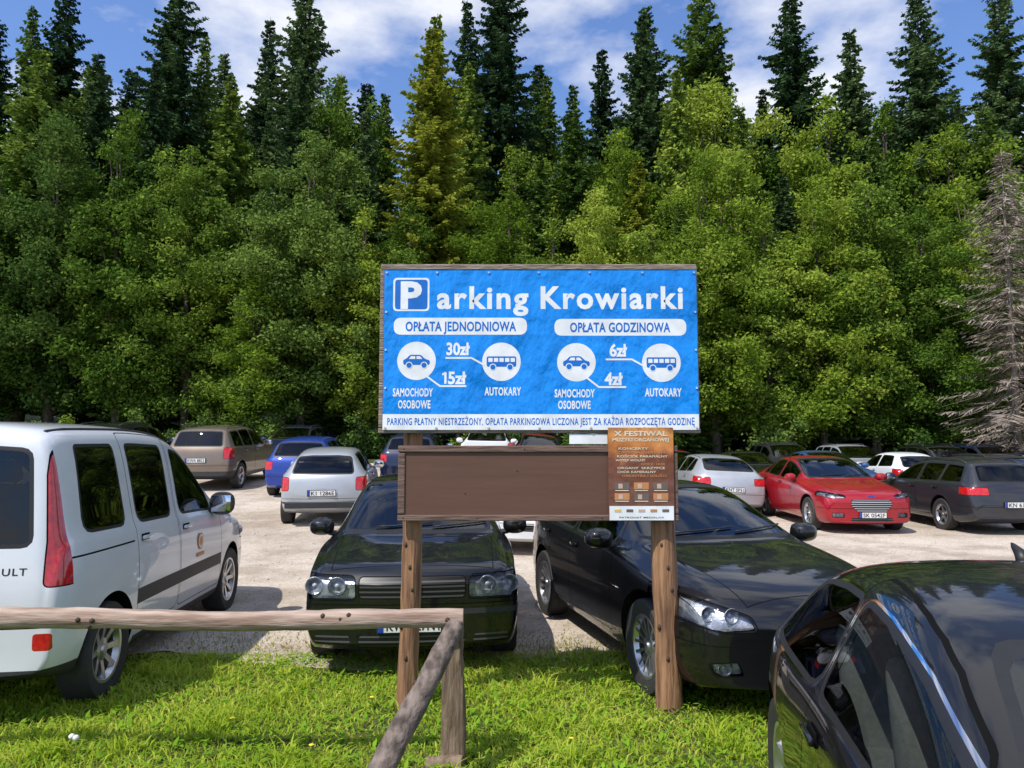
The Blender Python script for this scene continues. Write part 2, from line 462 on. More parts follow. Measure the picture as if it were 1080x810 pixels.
        for (name, view, poly, lo, hi, mat, mirror) in P.get('lights', []):
            fr = view == 'F'
            for sg in ((1, -1) if mirror else (1,)):
                pl = [(p[0]*sg, p[1]) for p in poly]
                for q in (lo, hi):
                    if 0 < q < L: s.cutx(L/2-q, lambda c, n, sg=sg: (c.y*sg > .1) if mirror else True)
                cond = lambda c, n, sg=sg: lo <= L/2-c.x <= hi and (c.y*sg > .02 or not mirror) and ((n.x > -.3) if fr else (n.x < .3))
                key = name if not mirror else name+':'+str(sg)
                if name in ('headlight', 'taillight', 'grille', 'fog_light'):
                    s.carve(inset(pl, -.008), view, cond, ('body', 'seam'))
                s.carve(pl, view, cond, (key, mat))
        s.split()
    def nrm(s, co):
        r = s.bvh.find_nearest(co)
        t = s.bt[r[2]]; a, b, c = (s.bv[i] for i in t); p = r[0]
        v0 = b-a; v1 = c-a; v2 = p-a; d00 = v0.dot(v0); d01 = v0.dot(v1); d11 = v1.dot(v1); d20 = v2.dot(v0); d21 = v2.dot(v1)
        dn = d00*d11-d01*d01
        if abs(dn) < 1e-14: return s.bn[t[0]]
        v = (d11*d20-d01*d21)/dn; w = (d00*d21-d01*d20)/dn
        return (s.bn[t[0]]*(1-v-w)+s.bn[t[1]]*v+s.bn[t[2]]*w).normalized()
    def split(s):
        bm = s.bm; bm.verts.index_update(); bm.normal_update(); N = {}
        groups = {}
        for f in bm.faces:
            if f.calc_area() < 1e-10: continue
            groups.setdefault(s.tags[f[s.lay]][0], []).append(f)
        lin_v = []; lin_f = []; lin_i = {}
        s.parts = {}
        for key, fs in groups.items():
            vi = {}; V = []; F = []; MI = []; NL = []; mats = []
            for f in fs:
                mt = s.tags[f[s.lay]][1]
                if mt not in mats: mats.append(mt)
                idx = []
                for v in f.verts:
                    if v.index not in N: N[v.index] = s.nrm(v.co)
                    if v not in vi: vi[v] = len(V); V.append(tuple(v.co))
                    idx.append(vi[v]); NL.append(tuple(f.normal) if mt == 'well' else tuple(N[v.index]))
                F.append(idx); MI.append(mats.index(mt))
                if mt in ('paint', 'seam') and f.calc_center_median().z > .45:
                    ii = []
                    for v in f.verts:
                        if v.index not in lin_i: lin_i[v.index] = len(lin_v); lin_v.append(tuple(v.co-N[v.index]*.03))
                        ii.append(lin_i[v.index])
                    lin_f.append(tuple(ii[::-1]))
            if key.startswith('headlight') or key.startswith('fog'):
                nv = len(V); mats.append('bowl'); k = mats.index('bowl'); inv = {b: a for a, b in vi.items()}
                for i in range(nv): V.append(tuple(Vector(V[i])-N[inv[i].index]*.035-Vector((.02, 0, 0))))
                nF = len(F)
                for f in list(F): F.append([a+nv for a in f]); MI.append(k)
                for f in F[nF:]:
                    for a in f: NL.append(tuple(N[inv[a-nv].index]))
                cx = sum((Vector(v) for v in V[:nv]), Vector())/nv
                s.hl = getattr(s, 'hl', {}); s.hl[key] = cx
            me = bpy.data.meshes.new(key.split(':')[0]); me.from_pydata(V, [], F)
            me.polygons.foreach_set('material_index', MI); me.polygons.foreach_set('use_smooth', [True]*len(F))
            for mt in mats: me.materials.append(M.get(mt) or PAINT['black'])
            me.update()
            me.normals_split_custom_set(NL)
            me['paintslot'] = mats.index('paint') if 'paint' in mats else -1
            s.parts[key] = me
        names = {'win': 'side_window'}
        s.idx = {}
        order = sorted(s.parts, key=lambda k: 1 if k.startswith('win:') else 0)
        for key in order:
            nm = key.split(':')[0]; nm = names.get(nm, nm); par = None
            if key.startswith('win:'):
                _, a, d = key.split(':'); dk = 'door:%s%s' % (d, a[-1])
                if dk in s.idx: par = s.idx[dk]
            s.idx[key] = len(s.entries); s.entries.append([nm, s.parts[key], Matrix.Identity(4), par])
        lm = bpy.data.meshes.new('cabin_lining'); lm.from_pydata(lin_v, [], lin_f); lm.materials.append(M['trim']); lm.update()
        s.entries.append(['cabin_lining', lm, Matrix.Identity(4), None])
        s.extras()
    def sy(s, ss, z, sg=1):
        r = s.bvh.ray_cast(Vector((s.L/2-ss, 3*sg, z)), Vector((0, -sg, 0)))
        return r[0], r[1]
    def sx(s, y, z, front=True):
        r = s.bvh.ray_cast(Vector((5 if front else -5, y, z)), Vector((-1 if front else 1, 0, 0)))
        return r[0], r[1]
    def add(s, name, me, Mt=None, par=None, slot=-1):
        me['paintslot'] = slot
        s.entries.append([name, me, Mt or Matrix.Identity(4), par]); return len(s.entries)-1
    def extras(s):
        P = s.P; L = s.L; hw = s.hw
        for key, c in getattr(s, 'hl', {}).items():
            sg = 1 if c.y > 0 else -1
            rr = P.get('bulb', .05)
            offs = (0,) if key.startswith('fog') else P.get('bulbs', (-.1, .07))
            for o in offs:
                b = MB()
                q, n = s.sx(c.y+o*sg, c.z)
                if q is None: continue
                T = Matrix.Translation(q-n*.008-Vector((.015, 0, 0)))@Matrix.Rotation(-math.pi/2, 4, 'Z')
                b.lathe([(rr, .0), (rr*.9, -.005), (rr*.72, -.03), (rr*.3, -.045), (0.001, -.045)], 0, 24, T)
                b.lathe([(rr*1.08, -.004), (rr*1.08, .002), (rr, .002), (rr, -.004)], 1, 24, T, closed=True)
                b.ball((0, -.03, 0), (rr*.35,)*3, 2, T)
                s.add('lamp_bulb', b.mesh('lamp_bulb', [M['bowl'], M['bowl'], M['clear']], True), par=s.idx[key])
        for i, d in enumerate(P.get('doors', [])):
            for sg, nm in ((1, 'L'), (-1, 'R')):
                sh = d['b']-.14; zh = s.zb(sh)-.075
                q, n = s.sy(sh, zh, sg)
                b = MB(); b.box((0, .022*sg, 0), (.17, .022, .028), 0, bev=.009); b.box((0, .004*sg, 0), (.13, .01, .05), 1, bev=.004)
                s.add('door_handle', b.mesh('door_handle', [PAINT['black'], M['seam']], True, 40), Matrix.Translation(q), s.idx.get('door:%d%s' % (i, nm)), 0)
        ms = P.get('ms', P['cowl']+.42)
        for sg in (1, -1):
            q, n = s.sy(ms, s.zb(ms)+.02, sg)
            b = MB(); bm = bmesh.new(); bmesh.ops.create_icosphere(bm, subdivisions=3, radius=1)
            h = P.get('mh', .085)
            vs = []
            for v in bm.verts:
                x, y, z = v.co; x = max(x, -.35); vs.append((x*.11, (abs(y)**.8*(1 if y > 0 else -1))*.115+.12, (abs(z)**.75*(1 if z > 0 else -1))*h+.07))
            b.add([(p[0], p[1]*sg, p[2]) for p in vs], [[v.index for v in f.verts][::sg] for f in bm.faces], 0); bm.free()
            b.box((-.041, .12*sg, .07), (.006, .18, h*1.4), 2, bev=.002)
            b.tube([(0, -.03*sg, 0), (0, .05*sg, .01), (0, .1*sg, .04)], [.03, .025, .025], 1, 8)
            s.add('door_mirror', b.mesh('door_mirror', [M['plastic'] if P.get('darkmirror') else PAINT['black'], M['plastic'], M['chrome']], True, 40), Matrix.Translation(q), None, -1 if P.get('darkmirror') else 0)
        R = P['R']
        ty = MB(); ri = R*P.get('rimr', .66)
        ty.lathe([(ri, -.085), (R*.86, -.103), (R*.955, -.1), (R*.99, -.085), (R, -.055), (R, .055), (R*.99, .085), (R*.955, .1), (R*.86, .103), (ri, .085)], 0, 56)
        rm = MB()
        rm.lathe([(ri+.006, -.08), (ri-.03, -.06), (ri-.035, .05), (ri-.012, .085), (ri+.006, .088), (ri+.006, .08)], 0, 56)
        rm.lathe([(.001, .02), (ri*.62, .02), (ri*.62, -.02)], 1, 40)
        rm.lathe([(.001, .075), (.03, .075), (.035, .062), (.075, .055), (.08, .02)], 0, 24)
        ns = P.get('spokes', 5); tw = P.get('spokew', .075)
        for k in range(ns):
            T = Matrix.Rotation(2*math.pi*k/ns, 4, 'Y')
            for off in ((-.028, .028) if P.get('dbl') else (0,)):
                w0 = tw*.55 if not P.get('dbl') else tw*.3; w1 = w0
                vs = [(off*.7-w0/2, .05, .05), (off*.7+w0/2, .05, .05), (off*1.5+w1/2, .078, ri-.015), (off*1.5-w1/2, .078, ri-.015),
                      (off*.7-w0/2, .015, .05), (off*.7+w0/2, .015, .05), (off*1.5+w1/2, .05, ri-.015), (off*1.5-w1/2, .05, ri-.015)]
                rm.add(vs, [(0, 1, 2, 3), (7, 6, 5, 4), (0, 4, 5, 1), (1, 5, 6, 2), (2, 6, 7, 3), (3, 7, 4, 0)], 0, T)
        tm = ty.mesh('tyre', [M['tyre']], True, 35); rmm = rm.mesh('rim', [M['rim'], M['rimdark']], True, 35)
        for ax in s.axx:
            for sg in (1, -1):
                Mt = Matrix.Translation((ax, sg*(hw-.115), R))
                if sg < 0: Mt = Mt@Matrix.Rotation(math.pi, 4, 'Z')
                s.entries.append(['wheel', None, Mt, None]); w = len(s.entries)-1
                s.add('tyre', tm, None, w); s.add('rim', rmm, None, w)
        q0 = P['ws']
        for y0, y1 in ((-.45*hw, .15*hw), (.15*hw, .72*hw)):
            b = MB(); pts = []
            for t in np.linspace(0, 1, 7):
                y = y0+(y1-y0)*t; z = q0[0]+.012+.03*t+q0[6]*(y/q0[2])**2
                q, n = s.sx(y, z)
                pts.append(q+n*.014)
            b.tube(pts, [.007]*7, 0, 6); s.add('wiper', b.mesh('wiper', [M['black']], True))
        cs = P['cowl']
        b = MB(); b.box((L/2-cs-.45, 0, s.zb(cs)-.14), (.42, hw*1.55, .24), 0, bev=.06)
        s.add('dashboard', b.mesh('dashboard', [M['trim']], True, 50))
        b = MB(); b.box((L/2-cs-1.6, 0, .42), (2.6, hw*1.6, .1), 0); s.add('cabin_floor', b.mesh('cabin_floor', [M['trim']]))
        b = MB(); T = Matrix.Translation((L/2-cs-.72, .36, s.zb(cs)-.03))@Matrix.Rotation(math.radians(-65), 4, 'Y')@Matrix.Rotation(math.pi/2, 4, 'X')
        b.lathe([(.185+.014*math.cos(t), .014*math.sin(t)) for t in np.linspace(0, 2*math.pi, 9)[:-1]], 0, 32, T, closed=True)
        b.box((0, 0, 0), (.34, .02, .04), 0, T); b.box((0, 0, 0), (.12, .04, .12), 0, T, bev=.01)
        s.add('steering_wheel', b.mesh('steering_wheel', [M['black']], True, 40))
        sm_ = M[P.get('seatmat', 'seatgrey')]
        b = MB(); lean = Matrix.Rotation(math.radians(-14), 4, 'Y')
        b.box((0, 0, .1), (.52, .5, .16), 0, bev=.05)
        T = Matrix.Translation((-.24, 0, .14))@lean; b.box((0, 0, .3), (.12, .48, .62), 0, T, bev=.05)
        b.box((0, 0, .71), (.09, .26, .17), 0, T, bev=.04); b.tube([(0, -.07, .6), (0, -.07, .7)], [.008]*2, 1, 6, T); b.tube([(0, .07, .6), (0, .07, .7)], [.008]*2, 1, 6, T)
        me = b.mesh('seat', [sm_, M['chrome']], True, 50)
        zs = .5+max(0, (P['H']-1.45)*.6)-(.12 if P['H'] < 1.43 else 0)
        for y in (.37, -.37): s.add('seat', me, Matrix.Translation((L/2-cs-1.22, y, zs-.08)))
        b = MB(); b.box((0, 0, .1), (.5, 1.2, .16), 0, bev=.05); T = Matrix.Translation((-.26, 0, .14))@lean; b.box((0, 0, .26), (.12, 1.2, .54), 0, T, bev=.05)
        for y in (-.36, .36): b.box((0, y, .6), (.08, .25, .14), 0, T, bev=.03)
        s.add('rear_seat', b.mesh('rear_seat', [sm_], True, 50), Matrix.Translation((L/2-cs-2.05, 0, zs-.08)))
        for fn in P.get('extra', []): fn(s)

def plate_mesh(txt):
    b = MB(); b.box((0, .0, 0), (.53, .012, .12), 2, bev=.004); b.box((0, -.0068, 0), (.505, .004, .1), 0)
    b.box((-.232, -.0095, 0), (.04, .003, .1), 1); b.text(txt, -.19, -.036, .42, .072, 3, None, .012, y=-.0115)
    return b.mesh('license_plate', [M['plate'], M['plateblue'], M['black'], M['ink']])

def inst(T, pk, cx, cy, hdg, label, name='parked_car', cat='car', rp=None, fp=None, group='cars parked in the gravel car park', sc=1., _c={}):
    h = math.radians(hdg); d = Vector((math.cos(h), math.sin(h)))
    wb = T.P['wb']/2*sc; xm = (T.axx[0]+T.axx[1])/2*sc
    ca = Vector((cx, cy))+d*xm
    zf = gz(*(ca+d*wb)); zr = gz(*(ca-d*wb)); pitch = math.atan2(zf-zr, 2*wb)
    perp = Vector((-d.y, d.x)); zl = gz(*(ca+perp*.7)); zrr = gz(*(ca-perp*.7)); roll = math.atan2(zl-zrr, 1.4)
    E = bpy.data.objects.new(name, None); COL.objects.link(E); E.empty_display_size = .3
    E.matrix_world = Matrix.Translation((cx, cy, (zf+zr)/2-math.tan(pitch)*xm-.008))@Matrix.Rotation(h, 4, 'Z')@Matrix.Rotation(-pitch, 4, 'Y')@Matrix.Rotation(roll, 4, 'X')@Matrix.Scale(sc, 4)
    E['label'] = label; E['category'] = cat; E['group'] = group
    obs = []
    for nm, me, Mt, par in T.entries:
        if me is not None:
            sl = me.get('paintslot', -1)
            if sl >= 0:
                k = (me.name, pk)
                if k not in _c:
                    m2 = me.copy(); m2.materials[sl] = PAINT[pk]; _c[k] = m2
                me = _c[k]
        o = bpy.data.objects.new(nm, me); COL.objects.link(o)
        if me is None: o.empty_display_size = .2
        o.parent = E if par is None else obs[par]; o.matrix_local = Mt; obs.append(o)
    for txt, front in ((rp, False), (fp, True)):
        if not txt: continue
        z = T.P['fpz'] if front else T.P['rpz']
        q, n = T.sx(0, z, front)
        Mt = Matrix.Translation(q+Vector((.012 if front else -.012, 0, 0)))@Matrix.Rotation(math.pi/2 if front else -math.pi/2, 4, 'Z')
        o = bpy.data.objects.new('license_plate', plate_mesh(txt)); COL.objects.link(o); o.parent = E; o.matrix_local = Mt
    return E

def badge_vw(s, y=0, z=.64, front=True, r=.058, kind='vw'):
    q, n = s.sx(y, z, front); T = Matrix.Translation(q+n*.008)@Matrix.Rotation(math.pi/2 if front else -math.pi/2, 4, 'Z')
    b = MB()
    if kind == 'vw':
        b.lathe([(r+.006*math.cos(t), .006*math.sin(t)) for t in np.linspace(0, 2*math.pi, 7)[:-1]], 0, 32, T, closed=True)
        k = r*.9
        for a, c in (((-.42, .85), (0, .1)), ((0, .1), (.42, .85)), ((-.85, .35), (-.4, -.8)), ((-.4, -.8), (0, -.05)), ((0, -.05), (.4, -.8)), ((.4, -.8), (.85, .35))):
            b.tube([(a[0]*k, 0, a[1]*k), (c[0]*k, 0, c[1]*k)], [.0065]*2, 0, 6, T)
        mats = [M['chrome']]
    elif kind == 'oval':
        for sc, mi, yy in ((1, 0, 0), (.88, 1, -.004)):
            n_ = 28; vs = [(math.cos(2*math.pi*i/n_)*.075*sc, yy, math.sin(2*math.pi*i/n_)*.03*sc) for i in range(n_)]
            b.add(vs, [tuple(range(n_))], mi, T)
        b.text('Ford', -.045, -.012, .09, .022, 0, T, .01, y=-.008)
        mats = [M['chrome'], M['plateblue']]
    elif kind == 'diamond':
        for p in (((0, .075), (.052, 0)), ((.052, 0), (0, -.075)), ((0, -.075), (-.052, 0)), ((-.052, 0), (0, .075))):
            b.tube([(p[0][0], -.005, p[0][1]), (p[1][0], -.005, p[1][1])], [.009]*2, 0, 6, T)
        mats = [M['chrome']]
    else:
        b.lathe([(.001, -.006), (.034, -.006), (.04, 0), (.04, .004)], 0, 28, T); mats = [M['chrome']]
    s.add('emblem', b.mesh('emblem', mats, True, 40))

def rect(a, b, c, d): return [(a, c), (b, c), (b, d), (a, d)]
base_lines = lambda L, zf, zr, sf, sr: [('F', rect(-1.2, 1.2, zf, zf+.008), 0, sf, 'seam', 'body'), ('R', rect(-1.2, 1.2, zr, zr+.008), sr, L+1, 'seam', 'body')]
def hood(a, ya, b, yb): return [('T', [(a, ya), (b, yb), (b, yb+.008), (a, ya+.008)], 0, b, 'seam', 'body'), ('T', [(a, -ya), (b, -yb), (b, -yb-.008), (a, -ya-.008)], 0, b, 'seam', 'body'), ('T', rect(a, a+.008, -ya, ya), 0, b, 'seam', 'body')]

GOLF = dict(L=4.15, W=1.735, H=1.44, fo=.85, wb=2.51, R=.315, sill=.30, cowl=1.12, cowlz=.95, tail=3.75,
 st=[0, .05, .13, .2, .4, .62, .85, 1.02, 1.14, 1.5, 1.88, 2.15, 2.6, 3.1, 3.5, 3.68, 3.85, 4.0, 4.1, 4.15],
 top=[(0, .73), (.05, .81), (.13, .855), (.2, .87), (.6, .92), (1.02, .965), (1.14, .975), (1.88, 1.375), (2.15, 1.44), (2.6, 1.465), (3.1, 1.455), (3.5, 1.42), (3.68, 1.36), (4.0, 1.02), (4.1, .9), (4.15, .6)],
 belt=[(0, .66), (.05, .755), (.13, .805), (.2, .82), (.6, .865), (1.14, .91), (2.5, .93), (3.7, .955), (4.0, .93), (4.1, .84), (4.15, .52)],
 wid=[(0, .92), (.05, .945), (.16, .965), (.5, .985), (.85, 1), (3.3, 1), (3.85, .97), (4.08, .93), (4.15, .87)],
 wt=[(0, .84), (1.14, .80), (1.88, .69), (2.6, .665), (3.5, .65), (4.0, .74), (4.15, .78)],
 bot=[(0, .28), (.16, .19), (.6, .19), (3.6, .19), (4.0, .24), (4.15, .33)],
 k=[(0, .12), (.6, .11), (1.14, .14), (1.9, .09), (2.5, 0), (3.5, 0), (4.15, -.10)], cr=[(1.14, .5), (3.68, .4)],
 doors=[dict(a=1.42, a1=1.6, b=2.5), dict(a=2.52, b=3.38, cut=1)],
 wins=[dict(r=(1.56, 1.6, 2.44, 2.44), door=0), dict(r=(2.55, 2.55, 3.12, 3.10), door=1), dict(r=(3.2, 3.19, 3.5, 3.4))],
 ws=(1.005, 1.385, .66, .54, 1.0, 2.2, .0), rw=(1.03, 1.33, .6, .52, 3.5, 4.1, 0),
 bands=base_lines(4.15, .575, .53, .45, 3.7)+hood(.14, .62, 1.1, .66)+[('S', rect(1.15, 3.0, .5, .545), 0, 5, 'plastic', 'side_molding')],
 lights=[('headlight', 'F', rnd([(.43, .615), (.80, .615), (.83, .64), (.83, .78), (.79, .795), (.44, .79)], .045), 0, .28, 'lens', True),
   ('grille', 'F', rnd(rect(-.40, .40, .63, .78), .03), 0, .3, 'grille', False),
   ('lower_grille', 'F', rnd(rect(-.40, .40, .25, .35), .03), 0, .4, 'grille', False),
   ('bumper_vent', 'F', rnd(rect(.47, .74, .27, .35), .03), 0, .5, 'grille', True),
   ('bumper_strip', 'F', rect(-1.2, 1.2, .50, .54), 0, .45, 'plastic', False),
   ('taillight', 'R', rnd(rect(.60, .95, .70, .90), .03), 3.8, 5, 'red', True)],
 fpz=.43, rpz=.62, bulb=.064, bulbs=(-.10, .08), extra=[lambda s: badge_vw(s, 0, .708, r=.064)])

KANG = dict(L=4.21, W=1.80, H=1.82, fo=.83, wb=2.70, R=.315, sill=.34, cowl=.98, cowlz=1.12, tail=4.05, darkmirror=True,
 st=[0, .05, .16, .45, .7, .95, 1.3, 1.65, 1.95, 2.4, 2.9, 3.4, 3.8, 4.0, 4.08, 4.14, 4.19, 4.21],
 top=[(0, .70), (.05, .83), (.16, .93), (.7, 1.08), (.95, 1.12), (1.65, 1.62), (1.95, 1.77), (2.4, 1.84), (2.9, 1.855), (3.8, 1.84), (4.0, 1.82), (4.08, 1.78), (4.14, 1.3), (4.19, .98), (4.21, .62)],
 belt=[(0, .58), (.05, .72), (.16, .85), (.95, 1.02), (2.0, 1.06), (4.0, 1.09), (4.08, 1.06), (4.14, 1.0), (4.19, .86), (4.21, .5)],
 wid=[(0, .86), (.05, .91), (.16, .94), (.5, .985), (.85, 1), (3.6, 1), (4.0, .985), (4.14, .95), (4.21, .90)],
 wt=[(0, .80), (.95, .84), (1.65, .80), (2.4, .80), (4.0, .795), (4.14, .80), (4.21, .82)],
 bot=[(0, .30), (.16, .2), (.6, .2), (3.7, .2), (4.05, .26), (4.21, .33)],
 k=[(0, .17), (.6, .13), (.95, .13), (1.7, .09), (2.4, 0), (3.8, 0), (4.21, -.06)], cr=[(.95, .4), (4.08, .5)],
 doors=[dict(a=1.20, a1=1.3, b=2.27), dict(a=2.29, b=3.13)],
 wins=[dict(r=(1.36, 1.42, 2.18, 2.18), door=0, frac=.77, rd=.07), dict(r=(2.40, 2.40, 3.04, 3.04), door=1, frac=.77, rd=.08), dict(r=(3.27, 3.27, 3.84, 3.78), frac=.77, rd=.08)],
 ws=(1.16, 1.72, .70, .62, .8, 2.1, .0), rw=(1.09, 1.66, .66, .60, 3.9, 4.3, 0),
 bands=base_lines(4.21, .56, .60, .45, 3.95)+[('S', rect(1.2, 3.14, .53, .64), 0, 5, 'plastic', 'side_molding'), ('S', rect(3.18, 4.02, .985, .997), 0, 5, 'seam', 'body'),
   ('S', rect(1.2, 3.1, .2, .30), 0, 5, 'plastic', 'body'), ('R', rect(-1.3, 1.3, .2, .36), 3.85, 5, 'plastic', 'rear_bumper')],
 lights=[('headlight', 'F', rnd([(.45, .68), (.86, .68), (.86, .86), (.55, .84)], .05), 0, .42, 'lens', True),
   ('grille', 'F', rnd(rect(-.40, .40, .60, .68), .02), 0, .3, 'grille', False),
   ('taillight', 'R', rnd([(.76, .84), (.98, .84), (.98, 1.76), (.715, 1.78), (.715, 1.5), (.755, 1.1)], .03), 4.02, 5, 'red', True),
   ('reversing_light', 'R', rnd(rect(.80, .98, 1.18, 1.30), .01), 4.06, 5, 'clear', True),
   ('rear_reflector', 'R', rnd(rect(.72, .82, .47, .57), .02), 3.9, 5, 'red', True)],
 fpz=.42, rpz=.72, mh=.11, ms=1.42, spokes=8, spokew=.07)
def kang_extra(s):
    badge_vw(s, 0, .99, False, kind='diamond')
    b = MB(); b.text('RENAULT', 0, 0, .34, .042, 0, None, .010, sp=1.15)
    V = []
    for p in b.v:
        y = -.325-p[0]; z = .91+p[2]; q, n = s.sx(y, z, False); V.append((q.x-.002, y, z))
    b.v = V
    s.add('lettering', b.mesh('lettering', [M['ink']]))
    for sg in (1, -1):
        q, n = s.sy(1.80, .82, sg); b = MB()
        T = Matrix.Translation(q+n*.006)@Matrix.Rotation(0 if sg < 0 else math.pi, 4, 'Z')
        b.lathe([(.001, 0), (.075, 0)], 0, 28, T); b.lathe([(.001, -.002), (.062, -.002)], 1, 28, T)
        b.lathe([(.001, -.004), (.040, -.004)], 0, 28, T)
        b.box((0, -.003, -.115), (.19, .002, .03), 0, T)
        s.add('door_emblem', b.mesh('door_emblem', [pm('emblem_orange', (.75, .30, .08), .5), M['plate']]))
    for sg in (-1, 1):
        b = MB(); pts = []
        for ss in np.linspace(2.0, 3.95, 10):
            r = s.bvh.ray_cast(Vector((s.L/2-ss, .62*sg, 3)), Vector((0, 0, -1))); pts.append(r[0]+Vector((0, 0, .004)))
        b.tube(pts, [.011]*10, 0, 6)
        s.add('roof_molding', b.mesh('roof_molding', [M['plastic']], True))
KANG['extra'] = [kang_extra]

LIFT = dict(L=4.46, W=1.80, H=1.44, fo=.93, wb=2.62, R=.335, sill=.30, cowl=1.24, cowlz=.98, tail=4.0,
 st=[0, .05, .16, .4, .65, .92, 1.12, 1.26, 1.65, 2.1, 2.4, 2.9, 3.3, 3.7, 4.0, 4.25, 4.38, 4.46],
 top=[(0, .62), (.05, .73), (.16, .81), (.4, .885), (.65, .935), (1.12, 1.0), (1.26, 1.015), (2.1, 1.385), (2.4, 1.44), (2.9, 1.455), (3.3, 1.42), (3.7, 1.33), (4.25, 1.05), (4.38, .93), (4.46, .6)],
 belt=[(0, .55), (.05, .66), (.16, .75), (.65, .85), (1.26, .925), (2.5, .95), (3.7, 1.0), (4.2, .97), (4.38, .86), (4.46, .5)],
 wid=[(0, .80), (.05, .86), (.16, .91), (.5, .97), (.9, 1), (3.5, 1), (4.1, .97), (4.38, .91), (4.46, .84)],
 wt=[(0, .74), (1.26, .78), (2.1, .67), (2.9, .64), (3.7, .62), (4.25, .72), (4.46, .72)],
 bot=[(0, .25), (.16, .19), (.6, .18), (3.9, .19), (4.3, .25), (4.46, .34)],
 k=[(0, .34), (.4, .24), (1.26, .17), (2.1, .11), (2.6, 0), (3.7, 0), (4.46, -.16)], cr=[(1.26, .5)],
 doors=[dict(a=1.55, a1=1.75, b=2.62), dict(a=2.64, b=3.50, cut=1)],
 wins=[dict(r=(1.70, 1.75, 2.56, 2.56), door=0), dict(r=(2.67, 2.67, 3.30, 3.24), door=1), dict(r=(3.36, 3.31, 3.72, 3.45))],
 ws=(1.055, 1.395, .66, .53, 1.1, 2.4, .0), rw=(1.10, 1.34, .58, .5, 3.5, 4.35, 0),
 bands=base_lines(4.46, .50, .55, .5, 3.95)+hood(.17, .48, 1.2, .68),
 lights=[('headlight', 'F', rnd([(.46, .605), (.64, .59), (.80, .625), (.97, .70), (.97, .815), (.84, .805), (.64, .745), (.48, .69)], .03), 0, .86, 'lens', True),
   ('grille', 'F', rnd([(-.28, .47), (.28, .47), (.34, .64), (-.34, .64)], .03), 0, .3, 'grille', False),
   ('lower_grille', 'F', rnd(rect(-.36, .36, .27, .36), .03), 0, .4, 'grille', False),
   ('fog_light', 'F', rnd([(.54, .33), (.70, .32), (.73, .39), (.57, .41)], .02), 0, .5, 'lens', True),
   ('taillight', 'R', rnd(rect(.52, .95, .76, .92), .03), 4.0, 5, 'red', True)],
 fpz=.37, rpz=.66, bulb=.046, bulbs=(-.13, -.01), spokes=7, dbl=True, extra=[lambda s: badge_vw(s, 0, .68, kind='round')])

SEDAN = dict(L=4.85, W=1.85, H=1.48, fo=.95, wb=2.85, R=.335, sill=.30, cowl=1.32, cowlz=1.0, tail=4.4,
 st=[0, .05, .16, .45, .7, .95, 1.2, 1.34, 1.75, 2.25, 2.6, 3.1, 3.6, 4.0, 4.35, 4.6, 4.75, 4.85],
 top=[(0, .63), (.05, .75), (.16, .83), (.7, .94), (1.2, 1.0), (1.34, 1.02), (2.25, 1.40), (2.6, 1.47), (3.1, 1.485), (3.6, 1.43), (4.35, 1.15), (4.6, 1.10), (4.75, 1.02), (4.85, .6)],
 belt=[(0, .57), (.05, .67), (.16, .76), (.7, .855), (1.34, .935), (2.5, .96), (3.7, 1.01), (4.5, 1.02), (4.75, .93), (4.85, .5)],
 wid=[(0, .86), (.05, .90), (.16, .94), (.5, .98), (.9, 1), (3.8, 1), (4.4, .97), (4.75, .92), (4.85, .86)],
 wt=[(0, .76), (1.34, .79), (2.25, .68), (3.1, .65), (4.0, .64), (4.4, .74), (4.85, .74)],
 bot=[(0, .24), (.16, .19), (.6, .18), (4.2, .19), (4.6, .25), (4.85, .34)],
 k=[(0, .22), (.4, .17), (1.34, .17), (2.25, .1), (2.8, 0), (4.1, 0), (4.85, -.14)], cr=[(1.34, .5)],
 doors=[dict(a=1.62, a1=1.85, b=2.78), dict(a=2.80, b=3.75, cut=1)],
 wins=[dict(r=(1.80, 1.85, 2.72, 2.72), door=0), dict(r=(2.83, 2.83, 3.55, 3.47), door=1), dict(r=(3.60, 3.54, 3.95, 3.70))],
 ws=(1.06, 1.41, .68, .55, 1.15, 2.55, .0), rw=(1.17, 1.40, .60, .52, 3.6, 4.5, 0),
 bands=base_lines(4.85, .505, .55, .5, 4.2)+hood(.2, .58, 1.3, .70),
 lights=[('headlight', 'F', rnd([(.48, .71), (.70, .71), (.95, .75), (.95, .815), (.80, .815), (.48, .76)], .02), 0, .60, 'lens', True),
   ('grille', 'F', rnd([(-.28, .46), (.28, .46), (.40, .58), (.37, .68), (-.37, .68), (-.40, .58)], .03), 0, .3, 'grillec', False),
   ('lower_grille', 'F', rnd(rect(-.40, .40, .26, .34), .03), 0, .4, 'grille', False),
   ('fog_light', 'F', rnd(rect(.52, .72, .34, .42), .02), 0, .5, 'lens', True),
   ('taillight', 'R', rnd(rect(.50, .97, .82, .97), .03), 4.3, 5, 'red', True)],
 fpz=.39, rpz=.60, bulb=.034, bulbs=(-.12, .02), spokes=5, dbl=True, extra=[lambda s: badge_vw(s, 0, .735, kind='oval')])

